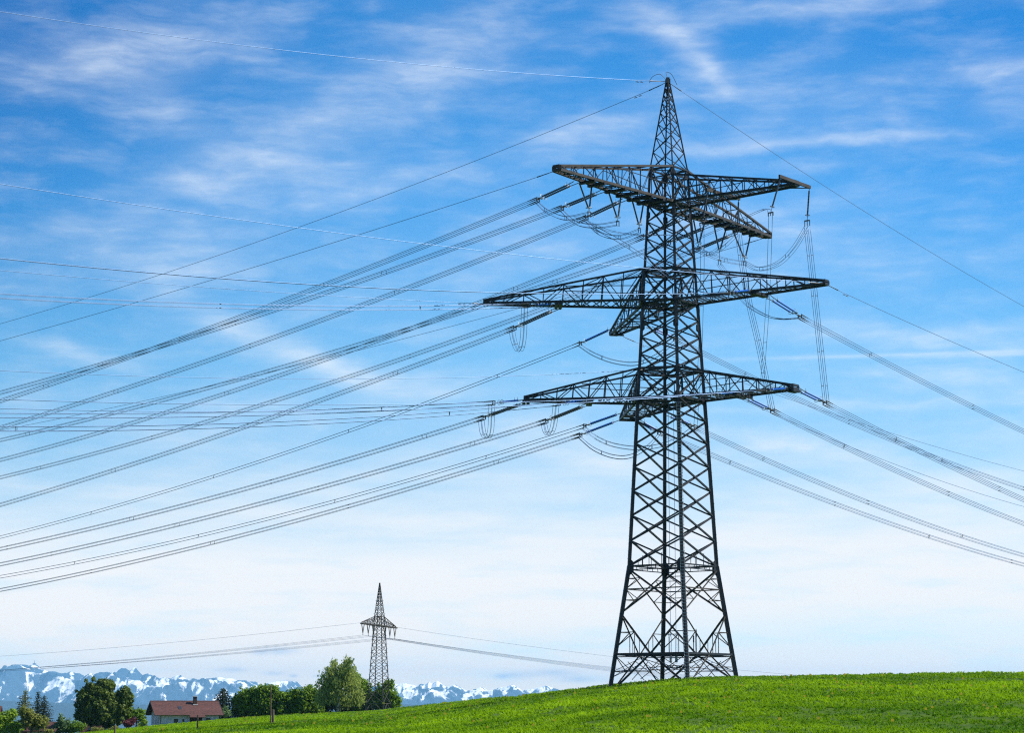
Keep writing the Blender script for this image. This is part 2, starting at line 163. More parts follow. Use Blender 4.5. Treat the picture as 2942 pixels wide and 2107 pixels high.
class MB:
    """collects shapes into one mesh"""
    def __init__(s): s.v = []; s.f = []; s.t = []
    def add(s, vs, fs, tint=0.5):
        k = len(s.v); s.v.extend([tuple(map(float, p)) for p in vs]); s.f.extend([tuple(i+k for i in q) for q in fs])
        s.t.extend([tint]*len(vs))
    def box(s, c, d, rz=0.0):
        cx, cy, cz = c; a, b, h = d[0]/2, d[1]/2, d[2]/2; co, si = math.cos(rz), math.sin(rz)
        vs = [(cx+x*co-y*si, cy+x*si+y*co, cz+z) for z in (-h, h) for x, y in ((-a, -b), (a, -b), (a, b), (-a, b))]
        s.add(vs, [(3, 2, 1, 0), (4, 5, 6, 7), (0, 1, 5, 4), (1, 2, 6, 5), (2, 3, 7, 6), (3, 0, 4, 7)])
    def bar(s, p, q, w, h=None, up=(0, 0, 1)):
        p = np.array(p, float); q = np.array(q, float); d = q-p; n = np.linalg.norm(d)
        if n < 1e-6: return
        d /= n; u = np.array(up, float)
        if abs(d @ u) > 0.97: u = np.array((1.0, 0.15, 0))
        x = np.cross(d, u); x /= np.linalg.norm(x); y = np.cross(x, d); h = h or w
        x = x*w/2; y = y*h/2
        vs = [p-x-y, p+x-y, p+x+y, p-x+y, q-x-y, q+x-y, q+x+y, q-x+y]
        s.add(vs, [(0, 1, 2, 3), (7, 6, 5, 4), (0, 4, 5, 1), (1, 5, 6, 2), (2, 6, 7, 3), (3, 7, 4, 0)])
    def angle(s, p, q, w, side=(0, 0, 1)):
        """rolled angle section: two thin flanges at right angles"""
        p = np.array(p, float); q = np.array(q, float); d = q-p; n = np.linalg.norm(d)
        if n < 1e-6: return
        d /= n; u = np.array(side, float)
        if abs(d @ u) > 0.97: u = np.array((1.0, 0.15, 0))
        x = np.cross(d, u); x /= np.linalg.norm(x); y = np.cross(x, d); t = w*0.16
        prof = [(-w/2, -w/2), (w/2, -w/2), (w/2, -w/2+t), (-w/2+t, -w/2+t), (-w/2+t, w/2), (-w/2, w/2)]
        vs = [p+x*a+y*b for a, b in prof]+[q+x*a+y*b for a, b in prof]
        s.add(vs, [(5, 4, 3, 2, 1, 0), (6, 7, 8, 9, 10, 11)]+[(i, (i+1) % 6, (i+1) % 6+6, i+6) for i in range(6)])
    def tube(s, pts, r, n=5, caps=True, closed=False):
        P = [np.array(p, float) for p in pts]; m = len(P); rs = r if hasattr(r, '__len__') else [r]*m
        vs = []; prev = None
        for i in range(m):
            d = (P[(i+1) % m]-P[i-1]) if closed else P[min(i+1, m-1)]-P[max(i-1, 0)]
            d = d/(np.linalg.norm(d)+1e-9)
            u = np.array((0, 0, 1.0)) if abs(d[2]) < 0.95 else np.array((1.0, 0, 0))
            if prev is not None and np.linalg.norm(np.cross(d, prev)) > 1e-3:
                x = prev-d*(prev @ d)
            else: x = np.cross(d, u)
            x /= np.linalg.norm(x); prev = x; y = np.cross(d, x)
            for k in range(n):
                a = 2*math.pi*k/n; vs.append(P[i]+(x*math.cos(a)+y*math.sin(a))*rs[i])
        fs = []
        for i in range(m if closed else m-1):
            i2 = (i+1) % m
            for k in range(n): fs.append((i*n+k, i*n+(k+1) % n, i2*n+(k+1) % n, i2*n+k))
        if caps and not closed: fs += [tuple(range(n))[::-1], tuple((m-1)*n+k for k in range(n))]
        s.add(vs, fs)
    def ring(s, c, ax, rad, r, n=14):
        ax = np.array(ax, float); ax /= np.linalg.norm(ax)
        u = np.array((0, 0, 1.0)) if abs(ax[2]) < 0.9 else np.array((1.0, 0, 0))
        x = np.cross(ax, u); x /= np.linalg.norm(x); y = np.cross(ax, x)
        s.tube([np.array(c)+(x*math.cos(2*math.pi*k/n)+y*math.sin(2*math.pi*k/n))*rad for k in range(n)], r, 4, closed=True)
    def build(s, name, mat, parent=None, origin=(0, 0, 0), smooth=False, tint=False):
        me = bpy.data.meshes.new(name); o0 = np.array(origin, float)
        v = np.array(s.v, float)-o0
        me.from_pydata(v.tolist(), [], s.f); me.update()
        if tint:
            at = me.attributes.new('tint', 'FLOAT', 'POINT'); at.data.foreach_set('value', np.array(s.t, np.float32))
        if smooth: me.polygons.foreach_set('use_smooth', [True]*len(me.polygons))
        me.materials.append(mat)
        o = bpy.data.objects.new(name, me); COL.objects.link(o)
        if parent is not None: o.parent = parent
        else: o.location = origin
        return o
def quads_mesh(name, verts, mat, parent=None, tint=None, tri=False):
    """numpy mesh of separate quads (n,4,3) or triangles (n,3,3)"""
    k = 3 if tri else 4; n = len(verts); me = bpy.data.meshes.new(name)
    me.vertices.add(n*k); me.vertices.foreach_set('co', np.asarray(verts, np.float32).reshape(-1))
    me.loops.add(n*k); me.loops.foreach_set('vertex_index', np.arange(n*k, dtype=np.int32))
    me.polygons.add(n); me.polygons.foreach_set('loop_start', np.arange(0, n*k, k, dtype=np.int32))
    me.polygons.foreach_set('loop_total', np.full(n, k, np.int32))
    if tint is not None:
        at = me.attributes.new('tint', 'FLOAT', 'POINT'); at.data.foreach_set('value', np.repeat(np.asarray(tint, np.float32), k))
    me.update(calc_edges=True); me.materials.append(mat)
    o = bpy.data.objects.new(name, me); COL.objects.link(o)
    if parent is not None: o.parent = parent
    return o
def catmull(P, n=8):
    P = [np.array(p, float) for p in P]; Q = [2*P[0]-P[1]]+P+[2*P[-1]-P[-2]]; out = []
    for i in range(1, len(Q)-2):
        for k in range(n):
            t = k/n; a, b, c, d = Q[i-1:i+3]
            out.append(0.5*((2*b)+(c-a)*t+(2*a-5*b+4*c-d)*t*t+(3*b-a-3*c+d)*t**3))
    out.append(P[-1]); return out

# ------------------------------------------------------------------ materials
def mat(name, col, rough=0.6, metal=0.0, var=0.0, scale=2.0, col2=None, spec=0.5, bump=0.0, coat=0.0):
    m = bpy.data.materials.new(name); m.use_nodes = True; nt = m.node_tree; b = nt.nodes['Principled BSDF']
    b.inputs['Roughness'].default_value = rough; b.inputs['Metallic'].default_value = metal
    b.inputs['Specular IOR Level'].default_value = spec; b.inputs['Coat Weight'].default_value = coat
    if col2 is None: col2 = tuple(c*(1-var) for c in col)
    tc = nt.nodes.new('ShaderNodeTexCoord'); n = nt.nodes.new('ShaderNodeTexNoise')
    n.inputs['Scale'].default_value = scale; n.inputs['Detail'].default_value = 5
    nt.links.new(tc.outputs['Object'], n.inputs['Vector'])
    r = nt.nodes.new('ShaderNodeValToRGB'); r.color_ramp.elements[0].position = 0.35; r.color_ramp.elements[1].position = 0.65
    r.color_ramp.elements[0].color = (*col2, 1); r.color_ramp.elements[1].color = (*col, 1)
    nt.links.new(n.outputs[0], r.inputs[0]); nt.links.new(r.outputs[0], b.inputs['Base Color'])
    if bump:
        bp = nt.nodes.new('ShaderNodeBump'); bp.inputs['Strength'].default_value = bump
        nt.links.new(n.outputs[0], bp.inputs['Height']); nt.links.new(bp.outputs[0], b.inputs['Normal'])
    return m
def leaf_mat(name, dark, light, transl=0.35, rough=0.55):
    m = bpy.data.materials.new(name); m.use_nodes = True; nt = m.node_tree; b = nt.nodes['Principled BSDF']
    b.inputs['Roughness'].default_value = rough; b.inputs['Specular IOR Level'].default_value = 0.15
    at = nt.nodes.new('ShaderNodeAttribute'); at.attribute_name = 'tint'
    r = nt.nodes.new('ShaderNodeValToRGB'); r.color_ramp.elements[0].color = (*dark, 1); r.color_ramp.elements[1].color = (*light, 1)
    nt.links.new(at.outputs['Fac'], r.inputs[0]); nt.links.new(r.outputs[0], b.inputs['Base Color'])
    t = nt.nodes.new('ShaderNodeBsdfTranslucent'); mx = nt.nodes.new('ShaderNodeMixShader'); mx.inputs[0].default_value = transl
    nt.links.new(r.outputs[0], t.inputs['Color']); nt.links.new(b.outputs[0], mx.inputs[1]); nt.links.new(t.outputs[0], mx.inputs[2])
    nt.links.new(mx.outputs[0], nt.nodes['Material Output'].inputs['Surface'])
    return m
M = {}
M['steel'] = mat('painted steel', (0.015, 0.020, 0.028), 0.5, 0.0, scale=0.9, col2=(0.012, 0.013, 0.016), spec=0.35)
M['steel_brown'] = mat('weathered steel', (0.052, 0.046, 0.041), 0.6, 0.0, scale=1.2, col2=(0.030, 0.025, 0.022), spec=0.3)
M['zinc'] = mat('galvanised steel', (0.42, 0.43, 0.44), 0.5, 0.0, var=0.25, scale=3)
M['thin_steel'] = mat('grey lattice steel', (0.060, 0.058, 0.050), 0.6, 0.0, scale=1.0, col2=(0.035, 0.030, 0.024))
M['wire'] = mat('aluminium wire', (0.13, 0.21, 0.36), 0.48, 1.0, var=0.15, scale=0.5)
M['fitting'] = mat('dark fittings', (0.07, 0.07, 0.07), 0.5, 0.2, var=0.3, scale=4)
M['brown_glaze'] = mat('brown porcelain', (0.035, 0.028, 0.030), 0.16, 0.0, var=0.3, scale=4, coat=0.6)
M['sky_blue_tint'] = mat('insulator with painted sky blue', (0.012, 0.150, 0.66), 0.4, 0.0, var=0.12, scale=4, spec=0.4)  # sky reflection on dark porcelain, painted into the base colour
M['bark'] = mat('bark', (0.10, 0.075, 0.055), 0.9, 0.0, scale=3, col2=(0.05, 0.037, 0.028))
M['birch_bark'] = mat('birch bark', (0.55, 0.52, 0.47), 0.8, 0.0, scale=2.5, col2=(0.16, 0.13, 0.11))
M['wood_post'] = mat('weathered wood', (0.16, 0.115, 0.075), 0.9, 0.0, scale=3, col2=(0.08, 0.055, 0.036))

# ------------------------------------------------------------------ terrain
TH = np.array([t[0] for t in TERR]); TZ = np.array([t[1] for t in TERR]); TR = np.array([t[2] for t in TERR], float)
def ground_z(x, y):
    x = np.asarray(x, float); y = np.asarray(y, float); r = np.hypot(x, y)+1e-6
    th = np.degrees(np.arctan2(x, y))
    te = np.interp(th, TH, TZ); rc = np.interp(th, TH, TR); zc = te*rc
    z1 = -1.7+(zc+1.7)*np.power(np.minimum(r, rc)/rc, 1.3)
    over = np.maximum(r-rc, 0.0)
    drop = 0.0016*np.minimum(over, 35)**2+0.11*np.maximum(over-35, 0)
    z = z1-drop
    floor = -70-0.004*np.minimum(r, 20000)
    z = np.maximum(z, floor)
    und = 0.10*np.sin(x*0.11+1.0)*np.sin(y*0.083)+0.05*np.sin(x*0.31+y*0.17)
    return z+und*np.clip(r/60, 0, 1)*np.clip(1.5-r/300, 0.15, 1)
def gx(px, y): return (px-1471.0)/F_PX*y

def build_ground():
    th = np.unique(np.concatenate([np.arange(-180, -20, 8.0), np.arange(-20, 20.01, 0.16), np.arange(20, 180.1, 8.0)]))
    rr = np.concatenate([[0.5], np.geomspace(4, 60, 16), np.linspace(66, 560, 170), np.geomspace(580, 75000, 60)])
    A, Q = np.meshgrid(np.radians(th), rr, indexing='ij')
    X = Q*np.sin(A); Y = Q*np.cos(A); Zz = ground_z(X, Y)
    vs = np.stack([X, Y, Zz], -1).reshape(-1, 3); n, m = len(th), len(rr)
    fs = [(i*m+j, i*m+j+1, (i+1)*m+j+1, (i+1)*m+j) for i in range(n-1) for j in range(m-1)]
    me = bpy.data.meshes.new('ground'); me.from_pydata(vs.tolist(), [], fs); me.update()
    me.polygons.foreach_set('use_smooth', [True]*len(me.polygons))
    g = bpy.data.materials.new('meadow'); g.use_nodes = True; nt = g.node_tree; b = nt.nodes['Principled BSDF']
    b.inputs['Roughness'].default_value = 0.95; b.inputs['Specular IOR Level'].default_value = 0.1
    tc = nt.nodes.new('ShaderNodeTexCoord')
    def noise(sc, det=5, rough=.6):
        n = nt.nodes.new('ShaderNodeTexNoise'); n.inputs['Scale'].default_value = sc; n.inputs['Detail'].default_value = det
        n.inputs['Roughness'].default_value = rough; nt.links.new(tc.outputs['Object'], n.inputs['Vector']); return n.outputs[0]
    r1 = nt.nodes.new('ShaderNodeValToRGB'); e = r1.color_ramp.elements
    e[0].position = 0.3; e[0].color = (0.022, 0.055, 0.004, 1); e[1].position = 0.7; e[1].color = (0.070, 0.125, 0.006, 1)
    nt.links.new(noise(0.35, 8), r1.inputs[0])
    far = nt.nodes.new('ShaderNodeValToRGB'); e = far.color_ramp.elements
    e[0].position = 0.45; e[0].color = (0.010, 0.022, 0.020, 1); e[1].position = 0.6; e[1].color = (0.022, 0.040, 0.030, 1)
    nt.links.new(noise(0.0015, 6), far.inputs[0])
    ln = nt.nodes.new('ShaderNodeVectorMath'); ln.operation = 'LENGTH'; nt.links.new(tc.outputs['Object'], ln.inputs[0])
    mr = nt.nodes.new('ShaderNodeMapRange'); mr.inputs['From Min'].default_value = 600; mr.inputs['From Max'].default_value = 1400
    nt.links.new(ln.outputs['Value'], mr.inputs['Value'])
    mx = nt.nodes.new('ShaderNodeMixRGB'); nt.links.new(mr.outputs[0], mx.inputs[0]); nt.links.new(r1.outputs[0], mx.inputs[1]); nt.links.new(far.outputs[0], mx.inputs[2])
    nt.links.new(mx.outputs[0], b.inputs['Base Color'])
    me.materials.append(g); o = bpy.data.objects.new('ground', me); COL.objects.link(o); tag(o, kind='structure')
build_ground()

def build_mountains():
    def ridge_noise(x, y, seed, octs, amp, sc):
        g = np.random.default_rng(seed); z = np.zeros_like(x)
        for k in range(octs):
            fr = 2.0**k/sc; a = g.uniform(0, 6.28, 6)
            u = np.sin(x*fr*1.0+1.7*np.sin(y*fr*.6+a[0])+a[1])*np.sin(y*fr*0.8+1.3*np.sin(x*fr*.9+a[2])+a[3])
            z += amp*(1-2*np.abs(u))*0.55**k
        return z
    def make(name, prof, dist, depth, nx, ny, m, seed, amp, base):
        px = np.array([p[0] for p in prof]); pe = np.array([p[1] for p in prof])
        xs = np.linspace(px[0], px[-1], nx)*dist
        top = np.interp(xs/dist, px, pe)*dist
        g = np.random.default_rng(seed+5)
        top = top+np.convolve(g.normal(0, 1, nx), [.25, .5, .25], 'same')*dist*0.00010
        v = np.concatenate([np.linspace(-1.0, 0.0, ny-14), np.linspace(0.04, 0.45, 14)])               # -1 foot of the near slope, 0 crest
        X = np.repeat(xs[:, None], ny, 1); V = np.repeat(v[None, :], nx, 0)
        Y = dist+V*depth
        fall = np.where(V < 0, (1+V)**1.15, 1-V*1.6)
        H = base+(top[:, None]-base)*fall
        env = np.clip(-V*5, 0, 1)*np.clip((1+V)*3, 0, 1)
        H = H+ridge_noise(X, Y*1.4, seed, 6, amp, dist*0.035)*env
        # keep the crest highest as seen from the valley
        lim = (top[:, None]/dist)*Y-2
        H = np.where(V < 0, np.minimum(H, lim), np.minimum(H, lim))
        vs = np.stack([X, Y, H], -1).reshape(-1, 3)
        fs = [(i*ny+j, (i+1)*ny+j, (i+1)*ny+j+1, i*ny+j+1) for i in range(nx-1) for j in range(ny-1)]
        me = bpy.data.meshes.new(name); me.from_pydata(vs.tolist(), [], fs); me.update(); me.materials.append(m)
        o = bpy.data.objects.new(name, me); COL.objects.link(o); tag(o, kind='structure'); return o
    def rock():
        m = bpy.data.materials.new('snowy rock'); m.use_nodes = True; nt = m.node_tree; b = nt.nodes['Principled BSDF']
        b.inputs['Roughness'].default_value = 0.9; b.inputs['Specular IOR Level'].default_value = 0.1
        tc = nt.nodes.new('ShaderNodeTexCoord'); geo = nt.nodes.new('ShaderNodeNewGeometry')
        mp = nt.nodes.new('ShaderNodeMapping'); mp.inputs['Scale'].default_value = (0.0032, 0.0006, 0.0016); mp.inputs['Rotation'].default_value = (0, R(38), 0)
        nt.links.new(tc.outputs['Object'], mp.inputs[0])
        n = nt.nodes.new('ShaderNodeTexNoise'); n.inputs['Scale'].default_value = 1.6; n.inputs['Detail'].default_value = 8; n.inputs['Roughness'].default_value = 0.58; n.inputs['Distortion'].default_value = 1.0
        nt.links.new(mp.outputs[0], n.inputs['Vector'])
        sp = nt.nodes.new('ShaderNodeSeparateXYZ'); nt.links.new(tc.outputs['Object'], sp.inputs[0])
        sn = nt.nodes.new('ShaderNodeSeparateXYZ'); nt.links.new(geo.outputs['True Normal'], sn.inputs[0])
        def ma(op, a, bb):
            q = nt.nodes.new('ShaderNodeMath'); q.operation = op
            for i, vv in enumerate((a, bb)):
                if isinstance(vv, (int, float)): q.inputs[i].default_value = vv
                else: nt.links.new(vv, q.inputs[i])
            return q.outputs[0]
        h = ma('MULTIPLY', ma('ABSOLUTE', ma('SUBTRACT', sp.outputs[2], 340.0), 0), -0.00040)
        sx = ma('MULTIPLY', sp.outputs[0], 0.000006)
        s = ma('ADD', ma('ADD', n.outputs[0], h), ma('ADD', sx, ma('MULTIPLY', sn.outputs[2], 0.18)))
        r = nt.nodes.new('ShaderNodeValToRGB'); e = r.color_ramp.elements
        e[0].position = 0.595; e[0].color = (0.045, 0.075, 0.115, 1); e[1].position = 0.640; e[1].color = (0.85, 0.86, 0.88, 1)
        nt.links.new(s, r.inputs[0]); nt.links.new(r.outputs[0], b.inputs['Base Color'])
        return m
    make('mountains', MTN, 30000.0, 5200.0, 1500, 104, rock(), 3, 140.0, -160.0)
    make('foothills', FOOT, 21000.0, 3800.0, 300, 24, mat('far forest', (0.012, 0.026, 0.026), 0.95, var=0.4, scale=0.004), 9, 22.0, -160.0)
build_mountains()

def build_haze():
    m = bpy.data.materials.new('haze'); m.use_nodes = True; nt = m.node_tree; nt.nodes.clear()
    v = nt.nodes.new('ShaderNodeVolumePrincipled'); out = nt.nodes.new('ShaderNodeOutputMaterial')
    v.inputs['Color'].default_value = (0.27, 0.64, 1.0, 1); v.inputs['Density'].default_value = HAZE_D
    v.inputs['Anisotropy'].default_value = 0.0
    nt.links.new(v.outputs[0], out.inputs['Volume'])
    b = MB(); lo, hi = -165.0, 745.0
    b.box((0, 0, (lo+hi)/2), (78000, 78000, hi-lo)); 
    o = b.build('haze', m); tag(o, kind='stuff')
HAZE_D = 2.7e-5
build_haze()

# ------------------------------------------------------------------ meadow grass
def build_grass():
    N = 84000
    th = rng.uniform(-15.5, 16.5, N); u = rng.uniform(0, 1, N)
    rc = np.interp(th, TH, TR)+14
    r0 = np.interp(th, [-16, -9, -4, 0, 17], [215, 170, 110, 70, 52])
    r = r0*(rc/r0)**u
    x = r*np.sin(np.radians(th)); y = r*np.cos(np.radians(th)); z = ground_z(x, y)
    # patches of taller, denser sward
    def vnoise(u, v, seed):
        tab = np.random.default_rng(seed).random((256, 256)); iu = np.floor(u).astype(int); iv = np.floor(v).astype(int)
        fu = u-iu; fv = v-iv; fu = fu*fu*(3-2*fu); fv = fv*fv*(3-2*fv)
        g_ = lambda a, b: tab[a % 256, b % 256]
        return (g_(iu, iv)*(1-fu)+g_(iu+1, iv)*fu)*(1-fv)+(g_(iu, iv+1)*(1-fu)+g_(iu+1, iv+1)*fu)*fv
    pat = np.clip(1.6*(.35*vnoise(x/17+3, y/40, 4)+.35*vnoise(x/5, y/14, 1)+.25*vnoise(x/2, y/6, 2)+.25*vnoise(x/.8, y/2.5, 3))-.46, 0, 1)
    clump = vnoise(x/1.1+9, y/3.2, 7)*.6+vnoise(x/.45, y/1.6, 8)*.4
    keep = rng.random(N) < np.clip(2.2*(clump-.22), .18, 1)
    x, y, z, r, th, pat = x[keep], y[keep], z[keep], r[keep], th[keep], pat[keep]; N = len(x)
    hgt = (0.07+0.10*rng.random(N)**2+0.06*pat)*np.clip(r/110, 0.75, 1.25)
    hgt = hgt*np.where(rng.random(N) < 0.025, 1.5, 1.0)*np.where(np.hypot(x-17.3, y-240) < 8, 1.25, 1.0)
    broad = rng.random(N) < 0.05
    K = 5
    P = np.stack([x, y, z], -1)
    V = []; T = []
    for k in range(K):
        a = rng.uniform(0, 2*np.pi, N); rad = rng.uniform(0.0, 0.16, N)*np.clip(r/90, 1, 2.2)
        base = P+np.stack([np.cos(a)*rad, np.sin(a)*rad, np.full(N, -0.02)], -1)
        lean = rng.uniform(0.3, 1.3, N)*hgt; b = rng.uniform(0, 2*np.pi, N)
        w = (0.012+0.014*rng.random(N))*np.clip(r/70, 1, 3.0)*np.where(broad, 2.6, 1)
        wx = np.stack([np.cos(b+1.57)*w, np.sin(b+1.57)*w, np.zeros(N)], -1)
        h = hgt*rng.uniform(0.6, 1.15, N)*np.where(broad, 0.8, 1)
        mid = base+np.stack([np.cos(b)*lean*.35, np.sin(b)*lean*.35, h*0.62], -1)
        tip = base+np.stack([np.cos(b)*lean, np.sin(b)*lean, h], -1)
        V.append(np.stack([base-wx, base+wx, mid+wx*.9, mid-wx*.9], 1))
        V.append(np.stack([mid-wx*.9, mid+wx*.9, tip+wx*.15, tip-wx*.15], 1))
        t = np.clip(0.32+0.30*rng.random(N)+0.85*(pat-.5)+np.where(broad, -0.2, 0), 0, 1)
        T += [t, t]
    m = leaf_mat('grass blades', (0.048, 0.145, 0.002), (0.285, 0.480, 0.003), 0.45, 0.8)
    o = quads_mesh('grass', np.concatenate(V), m, tint=np.concatenate(T)); tag(o, 'short green meadow grass over the rising hill', 'grass', kind='stuff')
    # dandelions
    n = 150; th = rng.uniform(-13, 14, n); rc = np.interp(th, TH, TR); r = rng.uniform(0.32, 0.97, n)*rc
    x = r*np.sin(np.radians(th)); y = r*np.cos(np.radians(th)); z = ground_z(x, y)+0.2
    c = np.stack([x, y, z], -1); s = 0.045*np.clip(r/110, 1, 2)[:, None]
    q = np.stack([c+s*[-1, 0, -1], c+s*[1, 0, -1], c+s*[1, .4, 1], c+s*[-1, .4, 1]], 1)
    o = quads_mesh('dandelions', q, mat('dandelion', (0.75, 0.52, 0.02), 0.8, var=.2)); tag(o, 'yellow dandelion heads dotted through the meadow grass', 'flowers', kind='stuff')
build_grass()

# ------------------------------------------------------------------ lattice pylon
TX, TY, ROT = 17.276, 240.0, 0.1252326
ZL = dict(ground=2.6, belt1=6.148, joint=10.55, belt2=15.54, lowB=33.49, lowT=36.71, midB=44.167, midT=47.672, topB=55.141, topT=59.126, tip=69.378)
def half(z):
    if z > 59.126: return 2.112+(0.16-2.112)*(z-59.126)/(69.378-59.126)
    if z >= 15.54: return 4.775-0.0611*(z-15.54)
    return 4.775+0.166*(15.54-z)
UN = {'L': (-math.cos(ROT), -math.sin(ROT)), 'N': (math.sin(ROT), -math.cos(ROT)), 'R': (math.cos(ROT), math.sin(ROT)), 'B': (-math.sin(ROT), math.cos(ROT))}
FACES = [('L', 'N'), ('N', 'R'), ('R', 'B'), ('B', 'L')]
def C(k, z): r = half(z); return np.array((UN[k][0]*r, UN[k][1]*r, z))
def lerp(a, b, t): return np.array(a)+(np.array(b)-np.array(a))*t

def truss_arm(parent, lb, rb, lt, rt, tl, tr, n, wc, wl, label=None, tip_rise=0.4, slats=0, beams=(), brown=False, beam_w=0.34):
    ob = slats > 0
    """crossarm: two bottom chords and two top chords running to a blunt tip, with its own lattice"""
    ms = M['steel_brown'] if brown else M['steel']
    tlt, trt = np.array(tl)+(0, 0, tip_rise), np.array(tr)+(0, 0, tip_rise)
    c = MB()
    for a, b in ((lb, tl), (rb, tr)): c.bar(a, b, wc, wc*1.05)
    for a, b in ((lt, tlt), (rt, trt)): c.bar(a, b, wc*.8)
    c.bar(tl, tr, wc*1.1); c.bar(tlt, trt, wc); c.bar(tl, tlt, wc); c.bar(tr, trt, wc)
    arm = c.build('crossarm', ms, parent)
    if label: arm['label'] = label
    l = MB()
    for b0, t0, b1, t1, sd in ((lb, lt, tl, tlt, 1), (rb, rt, tr, trt, -1)):
        for i in range(n+1):
            s = i/n
            p, q = lerp(b0, b1, s), lerp(t0, t1, s)
            if 0 < i < n: l.bar(p, q, wl)
            if i < n:
                p2, q2 = lerp(b0, b1, (i+1)/n), lerp(t0, t1, (i+1)/n)
                if i % 2 == 0: l.angle(q, p2, wl)
                else: l.angle(p, q2, wl)
        # a mid rail through the deep inner half
        l.bar(lerp(lerp(b0, b1, 0), lerp(t0, t1, 0), .45), lerp(lerp(b0, b1, .5), lerp(t0, t1, .5), .9), wl*.8)
    for i in range(n):
        s, s2 = i/n, (i+1)/n
        a, b = lerp(lb, tl, s), lerp(rb, tr, s); a2, b2 = lerp(lb, tl, s2), lerp(rb, tr, s2)
        l.bar(a, b, wl*(.6 if ob else 1)); m1, m2 = lerp(a, a2, .5), lerp(b, b2, .5)
        if ob: l.bar(a, b2, wl*.6)
        else: l.angle(a, m2, wl*.9)
        if not ob: l.angle(b, m1, wl*.9); l.angle(m1, b2, wl*.9); l.angle(m2, a2, wl*.9)
        if i % 2 == 0: l.bar(lerp(lt, tlt, s), lerp(rt, trt, s), wl); l.angle(lerp(lt, tlt, s), lerp(rt, trt, s2), wl*.8)
    for i in range(slats):
        s = (i+.5)/slats
        l.bar(lerp(lb, tl, s)+(0, 0, .06), lerp(rb, tr, s)+(0, 0, .06), wl*1.1, .03)
    l.build('lattice', M['steel'], arm)
    for s, ext, th in beams:
        a, b = lerp(lb, tl, s), lerp(rb, tr, s); d = (b-a)/np.linalg.norm(b-a)
        k = MB(); k.bar(a-d*ext-(0, 0, .22), b+d*ext-(0, 0, .22), beam_w, th); k.build('insulator_beam', M['steel'], arm)
    return arm

